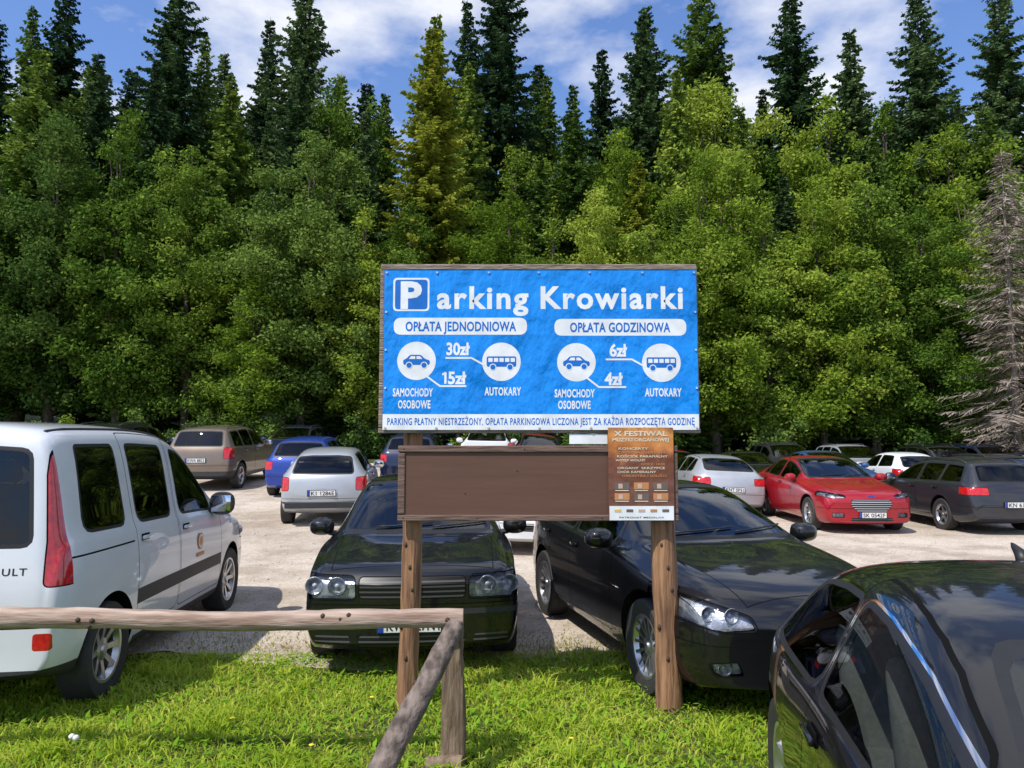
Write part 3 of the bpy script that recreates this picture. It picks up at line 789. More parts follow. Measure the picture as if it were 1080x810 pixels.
def wag_extra(s):
    for sg in (-1, 1):
        b = MB(); pts = []
        for i, ss in enumerate(np.linspace(2.3, s.L-.7, 9)):
            r = s.bvh.ray_cast(Vector((s.L/2-ss, .53*sg, 3)), Vector((0, 0, -1))); pts.append(r[0]+Vector((0, 0, .0 if i in (0, 8) else .04)))
        b.tube(pts, [.013]*9, 0, 8)
        s.add('roof_rail', b.mesh('roof_rail', [M['plastic']], True))
WAGON = dict(L=4.60, W=1.79, H=1.47, fo=.90, wb=2.62, R=.325, sill=.30, cowl=1.2, cowlz=.98, tail=4.2,
 st=[0, .05, .16, .4, .65, .9, 1.1, 1.22, 1.6, 2.05, 2.4, 2.9, 3.4, 3.9, 4.12, 4.3, 4.45, 4.55, 4.6],
 top=[(0, .56), (.05, .68), (.16, .76), (.65, .88), (1.1, .96), (1.22, .98), (2.05, 1.38), (2.4, 1.45), (2.9, 1.47), (3.4, 1.46), (3.9, 1.42), (4.12, 1.37), (4.45, 1.03), (4.55, .9), (4.6, .6)],
 belt=[(0, .5), (.05, .60), (.16, .70), (.65, .80), (1.22, .90), (2.5, .94), (4.1, .97), (4.45, .93), (4.55, .84), (4.6, .5)],
 wid=[(0, .84), (.05, .89), (.16, .93), (.5, .98), (.9, 1), (3.8, 1), (4.3, .97), (4.52, .93), (4.6, .87)],
 wt=[(0, .76), (1.22, .79), (2.05, .68), (2.9, .65), (4.0, .64), (4.45, .74), (4.6, .76)],
 bot=[(0, .28), (.16, .2), (.6, .19), (4.1, .19), (4.45, .25), (4.6, .34)],
 k=[(0, .20), (.4, .16), (1.22, .15), (2.05, .1), (2.7, 0), (4.0, 0), (4.6, -.12)], cr=[(1.22, .5), (4.12, .4)],
 doors=[dict(a=1.5, a1=1.7, b=2.58), dict(a=2.60, b=3.48, cut=1)],
 wins=[dict(r=(1.66, 1.7, 2.52, 2.52), door=0), dict(r=(2.64, 2.64, 3.34, 3.34), door=1), dict(r=(3.44, 3.44, 4.1, 3.95))],
 ws=(1.03, 1.385, .66, .54, 1.05, 2.35, .0), rw=(1.04, 1.34, .60, .52, 3.9, 4.6, 0),
 bands=base_lines(4.60, .50, .55, .5, 4.05),
 lights=[('headlight', 'F', rnd(rect(.46, .92, .60, .73), .03), 0, .5, 'lens', True),
   ('grille', 'F', rnd(rect(-.36, .36, .50, .68), .03), 0, .3, 'grillec', False),
   ('lower_grille', 'F', rnd(rect(-.40, .40, .27, .36), .03), 0, .4, 'grille', False),
   ('taillight', 'R', rnd(rect(.50, .97, .78, .92), .02), 4.15, 5, 'red', True)],
 fpz=.42, rpz=.60, spokes=5, extra=[wag_extra])

SUV = dict(L=4.3, W=1.80, H=1.66, fo=.86, wb=2.62, R=.345, sill=.36, cowl=1.1, cowlz=1.12, tail=4.0,
 st=[0, .05, .16, .4, .65, .9, 1.1, 1.45, 1.85, 2.2, 2.7, 3.2, 3.7, 3.92, 4.08, 4.2, 4.26, 4.3],
 top=[(0, .70), (.05, .84), (.16, .92), (.65, 1.04), (1.1, 1.11), (1.85, 1.55), (2.2, 1.63), (2.7, 1.66), (3.7, 1.62), (3.92, 1.56), (4.2, 1.12), (4.26, 1.0), (4.3, .7)],
 belt=[(0, .6), (.05, .74), (.16, .85), (1.1, 1.02), (2.5, 1.06), (4.0, 1.10), (4.2, 1.04), (4.26, .92), (4.3, .6)],
 wid=[(0, .86), (.05, .90), (.16, .94), (.5, .985), (.9, 1), (3.6, 1), (4.1, .97), (4.26, .93), (4.3, .88)],
 wt=[(0, .78), (1.1, .81), (1.85, .72), (2.7, .70), (3.8, .69), (4.2, .78), (4.3, .78)],
 bot=[(0, .36), (.16, .28), (.6, .26), (3.8, .26), (4.1, .32), (4.3, .40)],
 k=[(0, .17), (.4, .13), (1.1, .13), (1.85, .08), (2.5, 0), (3.7, 0), (4.3, -.10)], cr=[(1.1, .5), (3.92, .4)],
 doors=[dict(a=1.4, a1=1.55, b=2.42), dict(a=2.44, b=3.28, cut=1)],
 wins=[dict(r=(1.52, 1.56, 2.36, 2.36), door=0), dict(r=(2.48, 2.48, 3.12, 3.12), door=1), dict(r=(3.22, 3.22, 3.8, 3.7))],
 ws=(1.16, 1.55, .67, .57, .95, 2.15, .0), rw=(1.16, 1.52, .62, .55, 3.7, 4.3, 0),
 bands=base_lines(4.3, .64, .66, .45, 3.9)+[('R', rect(-1.3, 1.3, .3, .52), 3.85, 5, 'plastic', 'rear_bumper')],
 lights=[('headlight', 'F', rnd(rect(.48, .95, .76, .88), .04), 0, .42, 'lens', True),
   ('grille', 'F', rnd(rect(-.42, .42, .74, .86), .03), 0, .3, 'grille', False),
   ('taillight', 'R', rnd(rect(.68, .98, .84, 1.12), .03), 3.95, 5, 'red', True)],
 fpz=.5, rpz=.80, spokes=5, extra=[wag_extra])

SMALL = dict(L=3.84, W=1.66, H=1.43, fo=.76, wb=2.44, R=.30, sill=.30, cowl=1.0, cowlz=.96, tail=3.5,
 st=[0, .05, .16, .4, .6, .76, .95, 1.05, 1.4, 1.75, 2.1, 2.5, 2.9, 3.25, 3.45, 3.62, 3.75, 3.81, 3.84],
 top=[(0, .52), (.05, .64), (.16, .72), (.6, .87), (.95, .945), (1.05, .965), (1.75, 1.36), (2.1, 1.42), (2.5, 1.435), (2.9, 1.42), (3.25, 1.36), (3.45, 1.27), (3.75, .98), (3.81, .86), (3.84, .6)],
 belt=[(0, .46), (.05, .57), (.16, .67), (.6, .80), (1.05, .89), (2.5, .94), (3.4, .97), (3.7, .92), (3.81, .8), (3.84, .5)],
 wid=[(0, .82), (.05, .88), (.16, .92), (.5, .985), (.8, 1), (3.1, 1), (3.6, .96), (3.8, .91), (3.84, .85)],
 wt=[(0, .76), (1.05, .78), (1.75, .68), (2.5, .65), (3.3, .63), (3.75, .72), (3.84, .74)],
 bot=[(0, .28), (.16, .2), (.6, .19), (3.3, .19), (3.7, .25), (3.84, .33)],
 k=[(0, .20), (.4, .15), (1.05, .14), (1.75, .09), (2.4, 0), (3.2, 0), (3.84, -.14)], cr=[(1.05, .5)],
 doors=[dict(a=1.32, a1=1.5, b=2.40)],
 wins=[dict(r=(1.47, 1.5, 2.34, 2.34), door=0), dict(r=(2.46, 2.46, 3.28, 3.08))],
 ws=(1.0, 1.365, .62, .51, .9, 2.05, .0), rw=(1.00, 1.29, .56, .49, 3.2, 3.8, 0),
 bands=base_lines(3.84, .50, .53, .42, 3.4)+[('R', rect(-1.3, 1.3, .44, .475), 3.45, 5, 'plastic', 'bumper_strip')],
 lights=[('headlight', 'F', rnd([(.42, .60), (.85, .62), (.85, .76), (.6, .74)], .04), 0, .45, 'lens', True),
   ('grille', 'F', rnd(rect(-.36, .36, .40, .48), .03), 0, .3, 'grille', False),
   ('taillight', 'R', rnd(rect(.62, .95, .68, .92), .04), 3.4, 5, 'red', True)],
 fpz=.36, rpz=.64, spokes=7)

COUPE = dict(L=4.30, W=1.84, H=1.35, fo=.86, wb=2.55, R=.34, sill=.28, cowl=1.22, cowlz=.93, tail=4.0, seatmat='seatlight', sideglass='winc', shc=.12, rfc=0., lv=3, winchrome=True,
 st=[0, .05, .16, .4, .65, .9, 1.1, 1.24, 1.65, 2.05, 2.4, 2.7, 3.0, 3.3, 3.6, 3.85, 4.05, 4.2, 4.3],
 top=[(0, .50), (.05, .62), (.16, .70), (.65, .80), (1.1, .88), (1.24, .90), (1.65, 1.10), (2.05, 1.265), (2.4, 1.345), (2.7, 1.37), (3.0, 1.36), (3.3, 1.315), (3.6, 1.23), (3.85, 1.13), (4.05, 1.03), (4.2, .91), (4.3, .6)],
 belt=[(0, .44), (.05, .55), (.16, .64), (.65, .75), (1.24, .83), (2.3, .87), (3.3, .90), (3.85, .905), (4.05, .88), (4.2, .80), (4.3, .5)],
 wid=[(0, .82), (.05, .88), (.16, .92), (.5, .975), (.9, 1), (2.0, .985), (3.4, 1.0), (3.9, .955), (4.2, .88), (4.3, .80)],
 wt=[(0, .74), (1.24, .80), (2.05, .74), (2.7, .72), (3.3, .70), (3.85, .70), (4.3, .70)],
 bot=[(0, .26), (.16, .19), (.6, .18), (3.7, .18), (4.1, .24), (4.3, .33)],
 k=[(0, .24), (.4, .18), (1.24, .17), (2.05, .11), (2.6, 0), (3.5, 0), (4.3, -.24)], cr=[(1.24, .5)], flare=.035,
 doors=[dict(a=1.50, a1=1.75, b=2.78)],
 wins=[dict(r=(1.68, 1.72, 2.72, 2.70), door=0, frac=.72, rd=.05, lift=.04), dict(r=(2.79, 2.77, 3.66, 3.44), frac=.72, rd=.09, lift=.04)],
 ws=(.95, 1.25, .66, .52, 1.05, 2.3, .0), rw=(1.01, 1.27, .56, .48, 3.15, 4.15, 0),
 bands=base_lines(4.3, .50, .55, .5, 3.8)+[('S', rect(1.3, 3.2, .36, .368), 0, 5, 'seam', 'body')],
 lights=[('headlight', 'F', rnd(rect(.48, .92, .56, .68), .04), 0, .5, 'lens', True),
   ('grille', 'F', rnd(rect(-.36, .36, .36, .60), .05), 0, .3, 'grille', False),
   ('taillight', 'R', rnd(rect(.50, .97, .72, .84), .02), 4.05, 5, 'red', True)],
 fpz=.42, rpz=.60, spokes=5)
def coupe_extra(s):
    r = s.bvh.ray_cast(Vector((s.L/2-3.2, 0, 3)), Vector((0, 0, -1))); q = r[0]
    b = MB(); b.tube([q+Vector((.04, 0, -.01)), q+Vector((0, 0, .03)), q+Vector((-.05, 0, .05)), q+Vector((-.07, 0, .06))], [.03, .022, .012, .004], 0, 10)
    s.add('roof_antenna', b.mesh('roof_antenna', [M['black']], True))
COUPE['extra'] = [coupe_extra]

T_golf = CarType(GOLF); T_kang = CarType(KANG); T_lift = CarType(LIFT); T_sedan = CarType(SEDAN)
T_wagon = CarType(WAGON); T_suv = CarType(SUV); T_small = CarType(SMALL); T_coupe = CarType(COUPE)

inst(T_kang, 'silverwhite', -3.91, 6.98, 94, 'silver-white compact van with tall red tail lamps on grass edge', 'parked_van', 'van', rp='KWA 4C21', sc=1.06)
inst(T_golf, 'black', -.94, 7.95, -85, 'black hatchback with rectangular headlights facing the grass', fp='KWA 27NY')
inst(T_lift, 'black2', 1.50, 7.08, -76.5, 'glossy black five-door car with slanted headlights beside the sign post', fp='SB 6142K')
inst(T_coupe, 'black', 1.80, 2.0, -101, 'black coupe with pale seats seen close from its side', fp='KR 5T208')
inst(T_sedan, 'red', 7.0, 17.2, -91, 'red saloon with chrome grille parked facing the sign', fp='SK 0542F')
inst(T_wagon, 'grey', 9.65, 16.9, 90, 'dark grey estate car seen from behind its side', rp='KN 6142')
inst(T_small, 'silver', -3.75, 16.2, 96, 'small silver three-door hatchback seen from behind', rp='K1 1286E')
inst(T_golf, 'blue', -5.3, 20.6, 92, 'blue hatchback parked behind a small silver car', rp='KR 73F8')
inst(T_suv, 'brown', -8.25, 22.1, 90, 'tan brown off-road car with roof rails', rp='KWA 8823', sc=1.03)
inst(T_suv, 'black', -11.4, 22.6, 90, 'black car mostly hidden behind the van', sc=1.07)
inst(T_wagon, 'navy', -8.0, 28.2, -90, 'dark car parked near the forest edge')
inst(T_golf, 'navy', -2.85, 23.0, 90, 'dark blue hatchback with red lamps behind the sign')
inst(T_wagon, 'white', -.9, 27.2, -90, 'white estate car near the forest edge')
inst(T_small, 'maroon', .75, 24.4, -90, 'red hatchback hidden behind the sign boards')
inst(T_small, 'white', .35, 13.4, -90, 'white small car behind the two black cars')
inst(T_lift, 'silver', 5.05, 20.0, 92, 'silver hatchback with red tail lamps', rp='KNT 5P31')
inst(T_golf, 'red', 5.6, 26.5, -90, 'red hatchback behind the silver one')
inst(T_lift, 'black', 7.7, 25.0, -90, 'black car in the far row')
inst(T_sedan, 'steelblue', 10.0, 24.4, -90, 'blue saloon in the far row')
inst(T_small, 'white', 12.6, 25.2, 90, 'white hatchback in the far row')
inst(T_suv, 'black', 15.2, 27.0, -90, 'black off-road car in the far row')
inst(T_wagon, 'grey', 12.5, 19.2, -90, 'dark estate car beside another estate car')
inst(T_small, 'silver', 16.6, 24.0, 90, 'silver hatchback in the far row')
inst(T_lift, 'navy', 18.9, 26.5, -90, 'dark blue car at the far edge of the car park')
inst(T_suv, 'grey', 10.2, 28.6, -90, 'dark grey off-road car by the trees', sc=1.04)
inst(T_suv, 'silver', 12.9, 28.9, -90, 'silver off-road car by the trees')
inst(T_suv, 'navy', 18.0, 28.8, -90, 'dark off-road car by the trees')

# ------------------------------------------------------------------ ground
def gravel_mat():
    m = bpy.data.materials.new('gravel_lot'); m.use_nodes = True; nt = m.node_tree; b = nt.nodes['Principled BSDF']; b.inputs['Roughness'].default_value = .95
    b.inputs['Specular IOR Level'].default_value = .15
    tc = nt.nodes.new('ShaderNodeTexCoord')
    def noise(sc, de=6, ro=.6):
        n = nt.nodes.new('ShaderNodeTexNoise'); n.inputs['Scale'].default_value = sc; n.inputs['Detail'].default_value = de; n.inputs['Roughness'].default_value = ro
        nt.links.new(tc.outputs['Object'], n.inputs['Vector']); return n
    def ramp(src, stops):
        r = nt.nodes.new('ShaderNodeValToRGB'); e = r.color_ramp.elements
        e[0].position, e[0].color = stops[0][0], (*stops[0][1], 1); e[1].position, e[1].color = stops[-1][0], (*stops[-1][1], 1)
        for p, c in stops[1:-1]: q = e.new(p); q.color = (*c, 1)
        nt.links.new(src, r.inputs[0]); return r
    a = ramp(noise(.35, 6).outputs['Fac'], [(.3, (.38, .315, .25)), (.5, (.53, .455, .375)), (.7, (.62, .545, .46))])
    v = nt.nodes.new('ShaderNodeTexVoronoi'); v.inputs['Scale'].default_value = 38; nt.links.new(tc.outputs['Object'], v.inputs['Vector'])
    g = ramp(v.outputs['Color'], [(.1, (.74, .73, .71)), (.6, (.97, .97, .97)), (.95, (1.10, 1.10, 1.08))])
    mx = nt.nodes.new('ShaderNodeMix'); mx.data_type = 'RGBA'; mx.blend_type = 'MULTIPLY'; mx.inputs[0].default_value = .85
    nt.links.new(a.outputs[0], mx.inputs[6]); nt.links.new(g.outputs[0], mx.inputs[7])
    d = ramp(noise(.9, 9, .70).outputs['Fac'], [(.40, (0, 0, 0)), (.54, (1, 1, 1))])
    mx2 = nt.nodes.new('ShaderNodeMix'); mx2.data_type = 'RGBA'; mx2.inputs[6].default_value = (.21, .16, .11, 1)
    f = nt.nodes.new('ShaderNodeMath'); f.operation = 'MULTIPLY_ADD'; f.inputs[1].default_value = .5; f.inputs[2].default_value = .5
    nt.links.new(d.outputs[0], f.inputs[0]); nt.links.new(f.outputs[0], mx2.inputs[0]); nt.links.new(mx.outputs[2], mx2.inputs[7])
    nt.links.new(mx2.outputs[2], b.inputs['Base Color'])
    bp = nt.nodes.new('ShaderNodeBump'); bp.inputs['Strength'].default_value = .5; bp.inputs['Distance'].default_value = .025
    nt.links.new(noise(30, 7, .7).outputs['Fac'], bp.inputs['Height']); nt.links.new(bp.outputs[0], b.inputs['Normal'])
    return m
xs = [-400, -200, -100, -60]+list(np.arange(-44, 44.1, 1.0))+[60, 100, 200, 400]
ys = [-400, -200, -100, -50, -20]+list(np.arange(-10, 70.1, 1.0))+[80, 100, 140, 200, 400]
gv = []; gf = []
for y in ys:
    for x in xs: gv.append((x, y, gz(x, min(y, 140))))
nx = len(xs)
for j in range(len(ys)-1):
    for i in range(nx-1): gf.append((j*nx+i, j*nx+i+1, (j+1)*nx+i+1, (j+1)*nx+i))
b = MB(); b.add(gv, gf); ob('ground', b.mesh('ground', [pm('ground_soil', (.085, .095, .03), .95, c2=(.04, .065, .014), scale=1.2, bump=.5, bscale=30, detail=8, spec=.1)], True), kind='structure', label='grassy soil under car park and forest')
b = MB(); gv = []; gf = []; xs = list(np.arange(-40, 40.1, 1.0)); ys = list(np.arange(6, 29.1, 1.0)); nx = len(xs)
for j, y in enumerate(ys):
    for x in xs:
        yy = y
        if j == 0: yy = 6.35+.25*math.sin(x*1.7)+.15*math.sin(x*4.1+1)
        gv.append((x, yy, gz(x, y)+.006))
for j in range(len(ys)-1):
    for i in range(nx-1): gf.append((j*nx+i, j*nx+i+1, (j+1)*nx+i+1, (j+1)*nx+i))
b.add(gv, gf); ob('parking_lot', b.mesh('parking_lot', [gravel_mat()], True), kind='structure', label='pale gravel and dirt parking lot')

def grass(name, n, xr, yfun, hmin, hmax, mat, wid=.004, label='', tuft=0):
    x = rng.uniform(xr[0], xr[1], n); y = yfun(n, x)
    if tuft:
        cx = rng.uniform(xr[0], xr[1], tuft); cy = yfun(tuft, cx); k = rng.integers(0, tuft, n); x = cx[k]+rng.normal(0, .05, n); y = cy[k]+rng.normal(0, .05, n)
    patch = .5+.5*np.sin(x*2.3+1.7*np.sin(y*1.9))*np.cos(y*2.7+1.3*np.sin(x*1.1))
    h = (hmin+(hmax-hmin)*rng.random(n)**1.6)*(.4+.9*patch)
    z = np.array([gz(a, c) for a, c in zip(x, y)])
    th = rng.uniform(0, 2*np.pi, n); lean = rng.uniform(.2, 1.2, n)*h; ld = rng.uniform(0, 2*np.pi, n)
    w = wid*rng.uniform(.6, 1.6, n)
    dx, dy = np.cos(th)*w, np.sin(th)*w; lx, ly = np.cos(ld)*lean, np.sin(ld)*lean
    V = np.zeros((n, 6, 3))
    for k, (hh, ww, lf) in enumerate(((0, 1, 0), (.6, .8, .35), (1, .12, 1))):
        V[:, 2*k, 0] = x-dx*ww+lx*lf; V[:, 2*k, 1] = y-dy*ww+ly*lf; V[:, 2*k, 2] = z+h*hh*(1-.35*lf)-.003
        V[:, 2*k+1, 0] = x+dx*ww+lx*lf; V[:, 2*k+1, 1] = y+dy*ww+ly*lf; V[:, 2*k+1, 2] = z+h*hh*(1-.35*lf)-.003
    base = (np.arange(n)*6)[:, None]
    F = np.concatenate([base+np.array([0, 1, 3, 2]), base+np.array([2, 3, 5, 4])])
    return ob(name, np_mesh(name, V.reshape(-1, 3), F, 4, mat), kind='stuff', label=label)
GM = leaf_mat('grass_blades', (.20, .31, .02), (.40, .53, .045), (.64, .68, .13), .5, 1.1, .4)
GM2 = leaf_mat('dry_grass', (.20, .25, .05), (.32, .33, .09), (.40, .37, .16), .4, 1.5)
grass('grass', 84000, (-4.8, 3.2), lambda n, x: 2.6+4.0*rng.random(n)**.85, .035, .095, GM, .0042, 'short bright green lawn in front of the cars')
grass('grass_tufts', 7000, (-4.6, 3.0), lambda n, x: 3.2+3.3*rng.random(n), .09, .19, GM, .005, 'taller tufts of weeds standing in the lawn', 110)
grass('grass_edge', 15000, (-4.8, 4.0), lambda n, x: 6.2+np.abs(rng.normal(0, .6, n)), .02, .07, GM2, .004, 'thin tufts of grass along the gravel edge')
n = 14000; V = np.zeros((n, 4, 3)); x = rng.uniform(-4.6, 3, n); y = 2.8+3.7*rng.random(n); th = rng.uniform(0, 6.28, n); s_ = rng.uniform(.010, .034, n)
a = np.stack([np.cos(th)*s_, np.sin(th)*s_, rng.uniform(-.2, .8, n)*s_], 1); c_ = np.stack([-np.sin(th)*s_*.45, np.cos(th)*s_*.45, np.zeros(n)], 1)
C = np.stack([x, y, rng.uniform(.01, .06, n)], 1)
for k, q in enumerate((-a, c_, a, -c_)): V[:, k] = C+q
ob('clover', np_mesh('clover', V.reshape(-1, 3), (np.arange(n)*4)[:, None]+np.arange(4), 4, leaf_mat('clover_leaf', (.13, .26, .02), (.22, .39, .03), (.38, .52, .08), .3)), kind='stuff', label='clover and dandelion leaves scattered in the lawn')
ico = bmesh.new(); bmesh.ops.create_icosphere(ico, subdivisions=1, radius=1); iv = np.array([v.co[:] for v in ico.verts]); fi = np.array([[v.index for v in f.verts] for f in ico.faces]); ico.free()
n = 4200; x = rng.uniform(-7, 11, n); y = 6.3+rng.random(n)**1.5*12; r = rng.uniform(.005, .018, n)*(1+1.2*(rng.random(n) > .97))
V = iv[None]*(r[:, None, None]*rng.uniform(.6, 1.2, (n, 1, 3)))+np.stack([x, y, [gz(p, q)+.008 for p, q in zip(x, y)]], 1)[:, None]
F = (np.arange(n)*len(iv))[:, None, None]+fi[None]
ob('gravel', np_mesh('gravel', V.reshape(-1, 3), F.reshape(-1, 3), 3, pm('pebbles', (.54, .49, .42), .9, c2=(.32, .28, .24), scale=6)), kind='stuff', label='loose stones on the dirt of the lot')
stem_m = pm('stem_green', (.12, .18, .05), .7); puff_m = pm('seed_puff', (.75, .75, .7), .9); yel_m = pm('petal_yellow', (.8, .6, .03), .7)
for i, (x, y, k, h) in enumerate([(-2.42, 4.35, 'w', .14), (-2.50, 4.45, 'w', .11), (-1.75, 4.9, 'y', .07), (.35, 4.6, 'y', .06), (-.95, 5.3, 'y', .07), (-1.15, 4.5, 'y', .06)]):
    b = MB(); b.tube([(0, 0, 0), (.005, 0, h*.6), (.0, .005, h)], [.003, .0025, .002], 0, 5)
    if k == 'w': b.ball((0, .005, h+.014), (.017,)*3, 1)
    else: b.lathe([(.001, .006), (.014, .003), (.017, .0), (.001, -.002)], 2, 10, Matrix.Translation((0, .005, h))@Matrix.Rotation(math.pi/2, 4, 'X'))
    ob('dandelion', b.mesh('dandelion', [stem_m, puff_m, yel_m], True), loc=(x, y, 0), label='dandelion with white seed head in grass' if k == 'w' else 'small yellow dandelion flower in grass', cat='flower', group='dandelions in the lawn')

# ------------------------------------------------------------------ sign
BLUE = pm('banner_blue', (.0, .25, .80), .30, c2=(.0, .225, .74), scale=2, bump=1., bscale=3.0, stretch=(1, 1, .6), bd=.09, detail=2)
WHITE = pm('banner_white', (.84, .86, .88), .4)
PB = pm('print_blue', (.0, .15, .58), .4)
sign = ob('information_sign', None, loc=(.185, 5.15, 0), label='large blue parking price sign on log posts with brown board', cat='sign')
def post(x, ztop, r, lean):
    b = MB(); pts = []; rad = []
    for i in range(30):
        t = i/29; z = -.1+(ztop+.1)*t; pts.append((x+lean*t+.008*math.sin(7*t+x), .13+.005*math.sin(9*t), z)); rad.append(r*(1.06-.14*t)*(1+.03*math.sin(23*t)+random.uniform(-.02, .02)))
    b.tube(pts, rad, 0, 22, jit=.045)
    for z, a in ((.35, 4.6), (.8, 5.1), (1.1, 4.3), (.55, 3.9), (.95, 4.8)):
        b.ball((x+lean*z/3+math.cos(a)*r*.96, .13+math.sin(a)*r*.96, z), (.014, .014, .022), 1, sub=1)
    return ob('post', b.mesh('post', [M['post_wood'], M['knot']], True, 50), sign)
post(-.895, 2.95, .066, .045)
post(.87, 2.95, .083, -.03)
b = MB()
for i in range(8):
    z0 = 1.856+i*.1445
    b.box((.0+random.uniform(-.004, .004), .045, z0+.0715), (2.17, .028, .141), 0, bev=.004)
b.box((0, .02, 3.0), (2.18, .03, .042), 0, bev=.006); b.box((0, .02, 1.872), (2.19, .03, .034), 0, bev=.005)
b.box((-1.078, .021, 2.436), (.03, .03, 1.085), 0, bev=.005); b.box((1.078, .021, 2.436), (.03, .03, 1.085), 0, bev=.005)
board = ob('board', b.mesh('board', [M['wood_grey']], False), sign)
U = lambda u: (u-568.2)/336*2.175
Z = lambda v: 3.01-(v-280)/177*1.156
WY = -.004
b = MB(); x0, x1, z0, z1, zm = U(404), U(735.5), Z(453.5), Z(285.5), Z(437.2)
b.add([(x0, WY, zm), (x1, WY, zm), (x1, WY, z1), (x0, WY, z1)], [(0, 1, 2, 3)], 0)
b.add([(x0, WY, z0), (x1, WY, z0), (x1, WY, zm), (x0, WY, zm)], [(0, 1, 2, 3)], 1)
banner = ob('banner', b.mesh('banner', [BLUE, WHITE]), board)
b = MB()
def disc(cx, cz, r, mi, y, a0=0, n=36):
    b.add([(cx+r*math.cos(2*math.pi*i/n), y, cz+r*math.sin(2*math.pi*i/n)) for i in range(n)], [tuple(range(n))], mi)
def rr(xa, xb, za, zb_, r, mi, y):
    p = rnd([(xa, za), (xb, za), (xb, zb_), (xa, zb_)], r, 6); b.add([(q[0], y, q[1]) for q in p], [tuple(range(len(p)))], mi)
def line(p, q, w, mi, y):
    p = Vector(p); q = Vector(q); d = (q-p).normalized(); n_ = Vector((-d.y, d.x))*w/2; p = p-d*w*.3; q = q+d*w*.3
    b.add([(p.x+n_.x, y, p.y+n_.y), (q.x+n_.x, y, q.y+n_.y), (q.x-n_.x, y, q.y-n_.y), (p.x-n_.x, y, p.y-n_.y)], [(3, 2, 1, 0)], mi)
Y0 = WY-.0010; dy_ = .0006
rr(U(413.5), U(452), Z(329), Z(293.5), .03, 0, Y0); rr(U(415.5), U(450), Z(327), Z(295.5), .022, 1, Y0-dy_)
b.text('P', U(421.5), Z(325.5), .0065*22.5, .0065*27.5, 0, None, .04, y=Y0-2*dy_)
b.text('arking', U(460), Z(325.8), U(557)-U(460), .0065*23, 0, None, .030, y=Y0, sp=1.16)
b.text('Krowiarki', U(570), Z(325.8), U(721)-U(570), .0065*23, 0, None, .030, y=Y0, sp=1.16)
rr(U(414.5), U(555.5), Z(354), Z(336), .055, 0, Y0); rr(U(584.5), U(724), Z(355), Z(337.3), .055, 0, Y0)
b.text('OPŁATA JEDNODNIOWA', U(427), Z(350), U(544)-U(427), .0065*9.8, 1, None, .028, y=Y0-dy_, sp=1.06)
b.text('OPŁATA GODZINOWA', U(601), Z(351), U(707)-U(601), .0065*9.8, 1, None, .028, y=Y0-dy_, sp=1.06)
def icon(pts_, cx, cz, s, mi, y): b.add([(cx+p[0]*s, y, cz+p[1]*s) for p in pts_], [tuple(range(len(pts_)))], mi)
def car_icon(cx, cz, s):
    y = Y0-dy_
    icon(rnd([(-.080, -.022), (.080, -.022), (.082, .006), (.052, .014), (.026, .040), (-.040, .040), (-.062, .016), (-.082, .008)], .012, 4), cx, cz, s, 1, y)
    for w in ([(-.046, .014), (-.008, .014), (-.008, .031), (-.034, .031)], [(.0, .014), (.036, .014), (.020, .031), (.0, .031)]): icon(w, cx, cz, s, 0, y-dy_)
    for x in (-.045, .046):
        disc(cx+x*s, cz-.024*s, .021*s, 0, y-dy_); disc(cx+x*s, cz-.024*s, .016*s, 1, y-2*dy_)
def bus_icon(cx, cz, s):
    y = Y0-dy_
    icon(rnd([(-.090, -.028), (.090, -.028), (.090, .036), (-.090, .036)], .012, 4), cx, cz, s, 1, y)
    for i in range(5):
        xx = -.080+i*.034; icon(((xx, .002), (xx+.026, .002), (xx+.026, .026), (xx, .026)), cx, cz, s, 0, y-dy_)
    for x in (-.052, .052):
        disc(cx+x*s, cz-.030*s, .021*s, 0, y-dy_); disc(cx+x*s, cz-.030*s, .016*s, 1, y-2*dy_)
for u, v, ic in ((439, 381.5, 'c'), (528.5, 382.5, 'b'), (607.5, 383, 'c'), (697, 383.5, 'b')):
    disc(U(u), Z(v), .0065*20.3, 0, Y0); (car_icon if ic == 'c' else bus_icon)(U(u), Z(v)-.003, 1.12)
for t, ua, ub, v in (('30zł', 470.5, 495, 375), ('5zł', 472.3, 491.5, 405.5), ('6zł', 642.5, 661, 376.5), ('4zł', 637, 656, 406.5)):
    b.text(t, U(ua), Z(v), U(ub)-U(ua), .0065*12.5, 0, None, .034, y=Y0)
# numeral one with its flag
ox, oz, q = U(466), Z(405.5), .0065
b.add([(ox+p[0]*q, Y0, oz+p[1]*q) for p in ((2.4, 0), (4.7, 0), (4.7, 12.2), (3.0, 12.2), (.2, 10.6), (.2, 8.6), (2.4, 9.6))], [(0, 1, 2, 3, 6), (3, 4, 5, 6)], 0)
lw = .0065*1.9
for p in (((470, 378.5), (497, 378.5), (510.5, 386)), ((449.5, 397.5), (464, 408), (491, 408)), ((639, 380), (666, 380), (679.5, 387.5)), ((618, 399), (631, 409), (659, 409))):
    for i in (0, 1): line((U(p[i][0]), Z(p[i][1])), (U(p[i+1][0]), Z(p[i+1][1])), lw, 0, Y0-.0003*(i+1))
for t, u, v, w in (('SAMOCHODY', 435.5, 418.5, 42), ('OSOBOWE', 437, 431, 34), ('AUTOKARY', 530, 417.5, 38.5), ('SAMOCHODY', 605.5, 419.5, 42), ('OSOBOWE', 605, 431.5, 34), ('AUTOKARY', 698.5, 418.5, 38.5)):
    b.text(t, U(u), Z(v), .0065*w, .0065*8.2, 0, None, .030, align='C', y=Y0, sp=1.08)
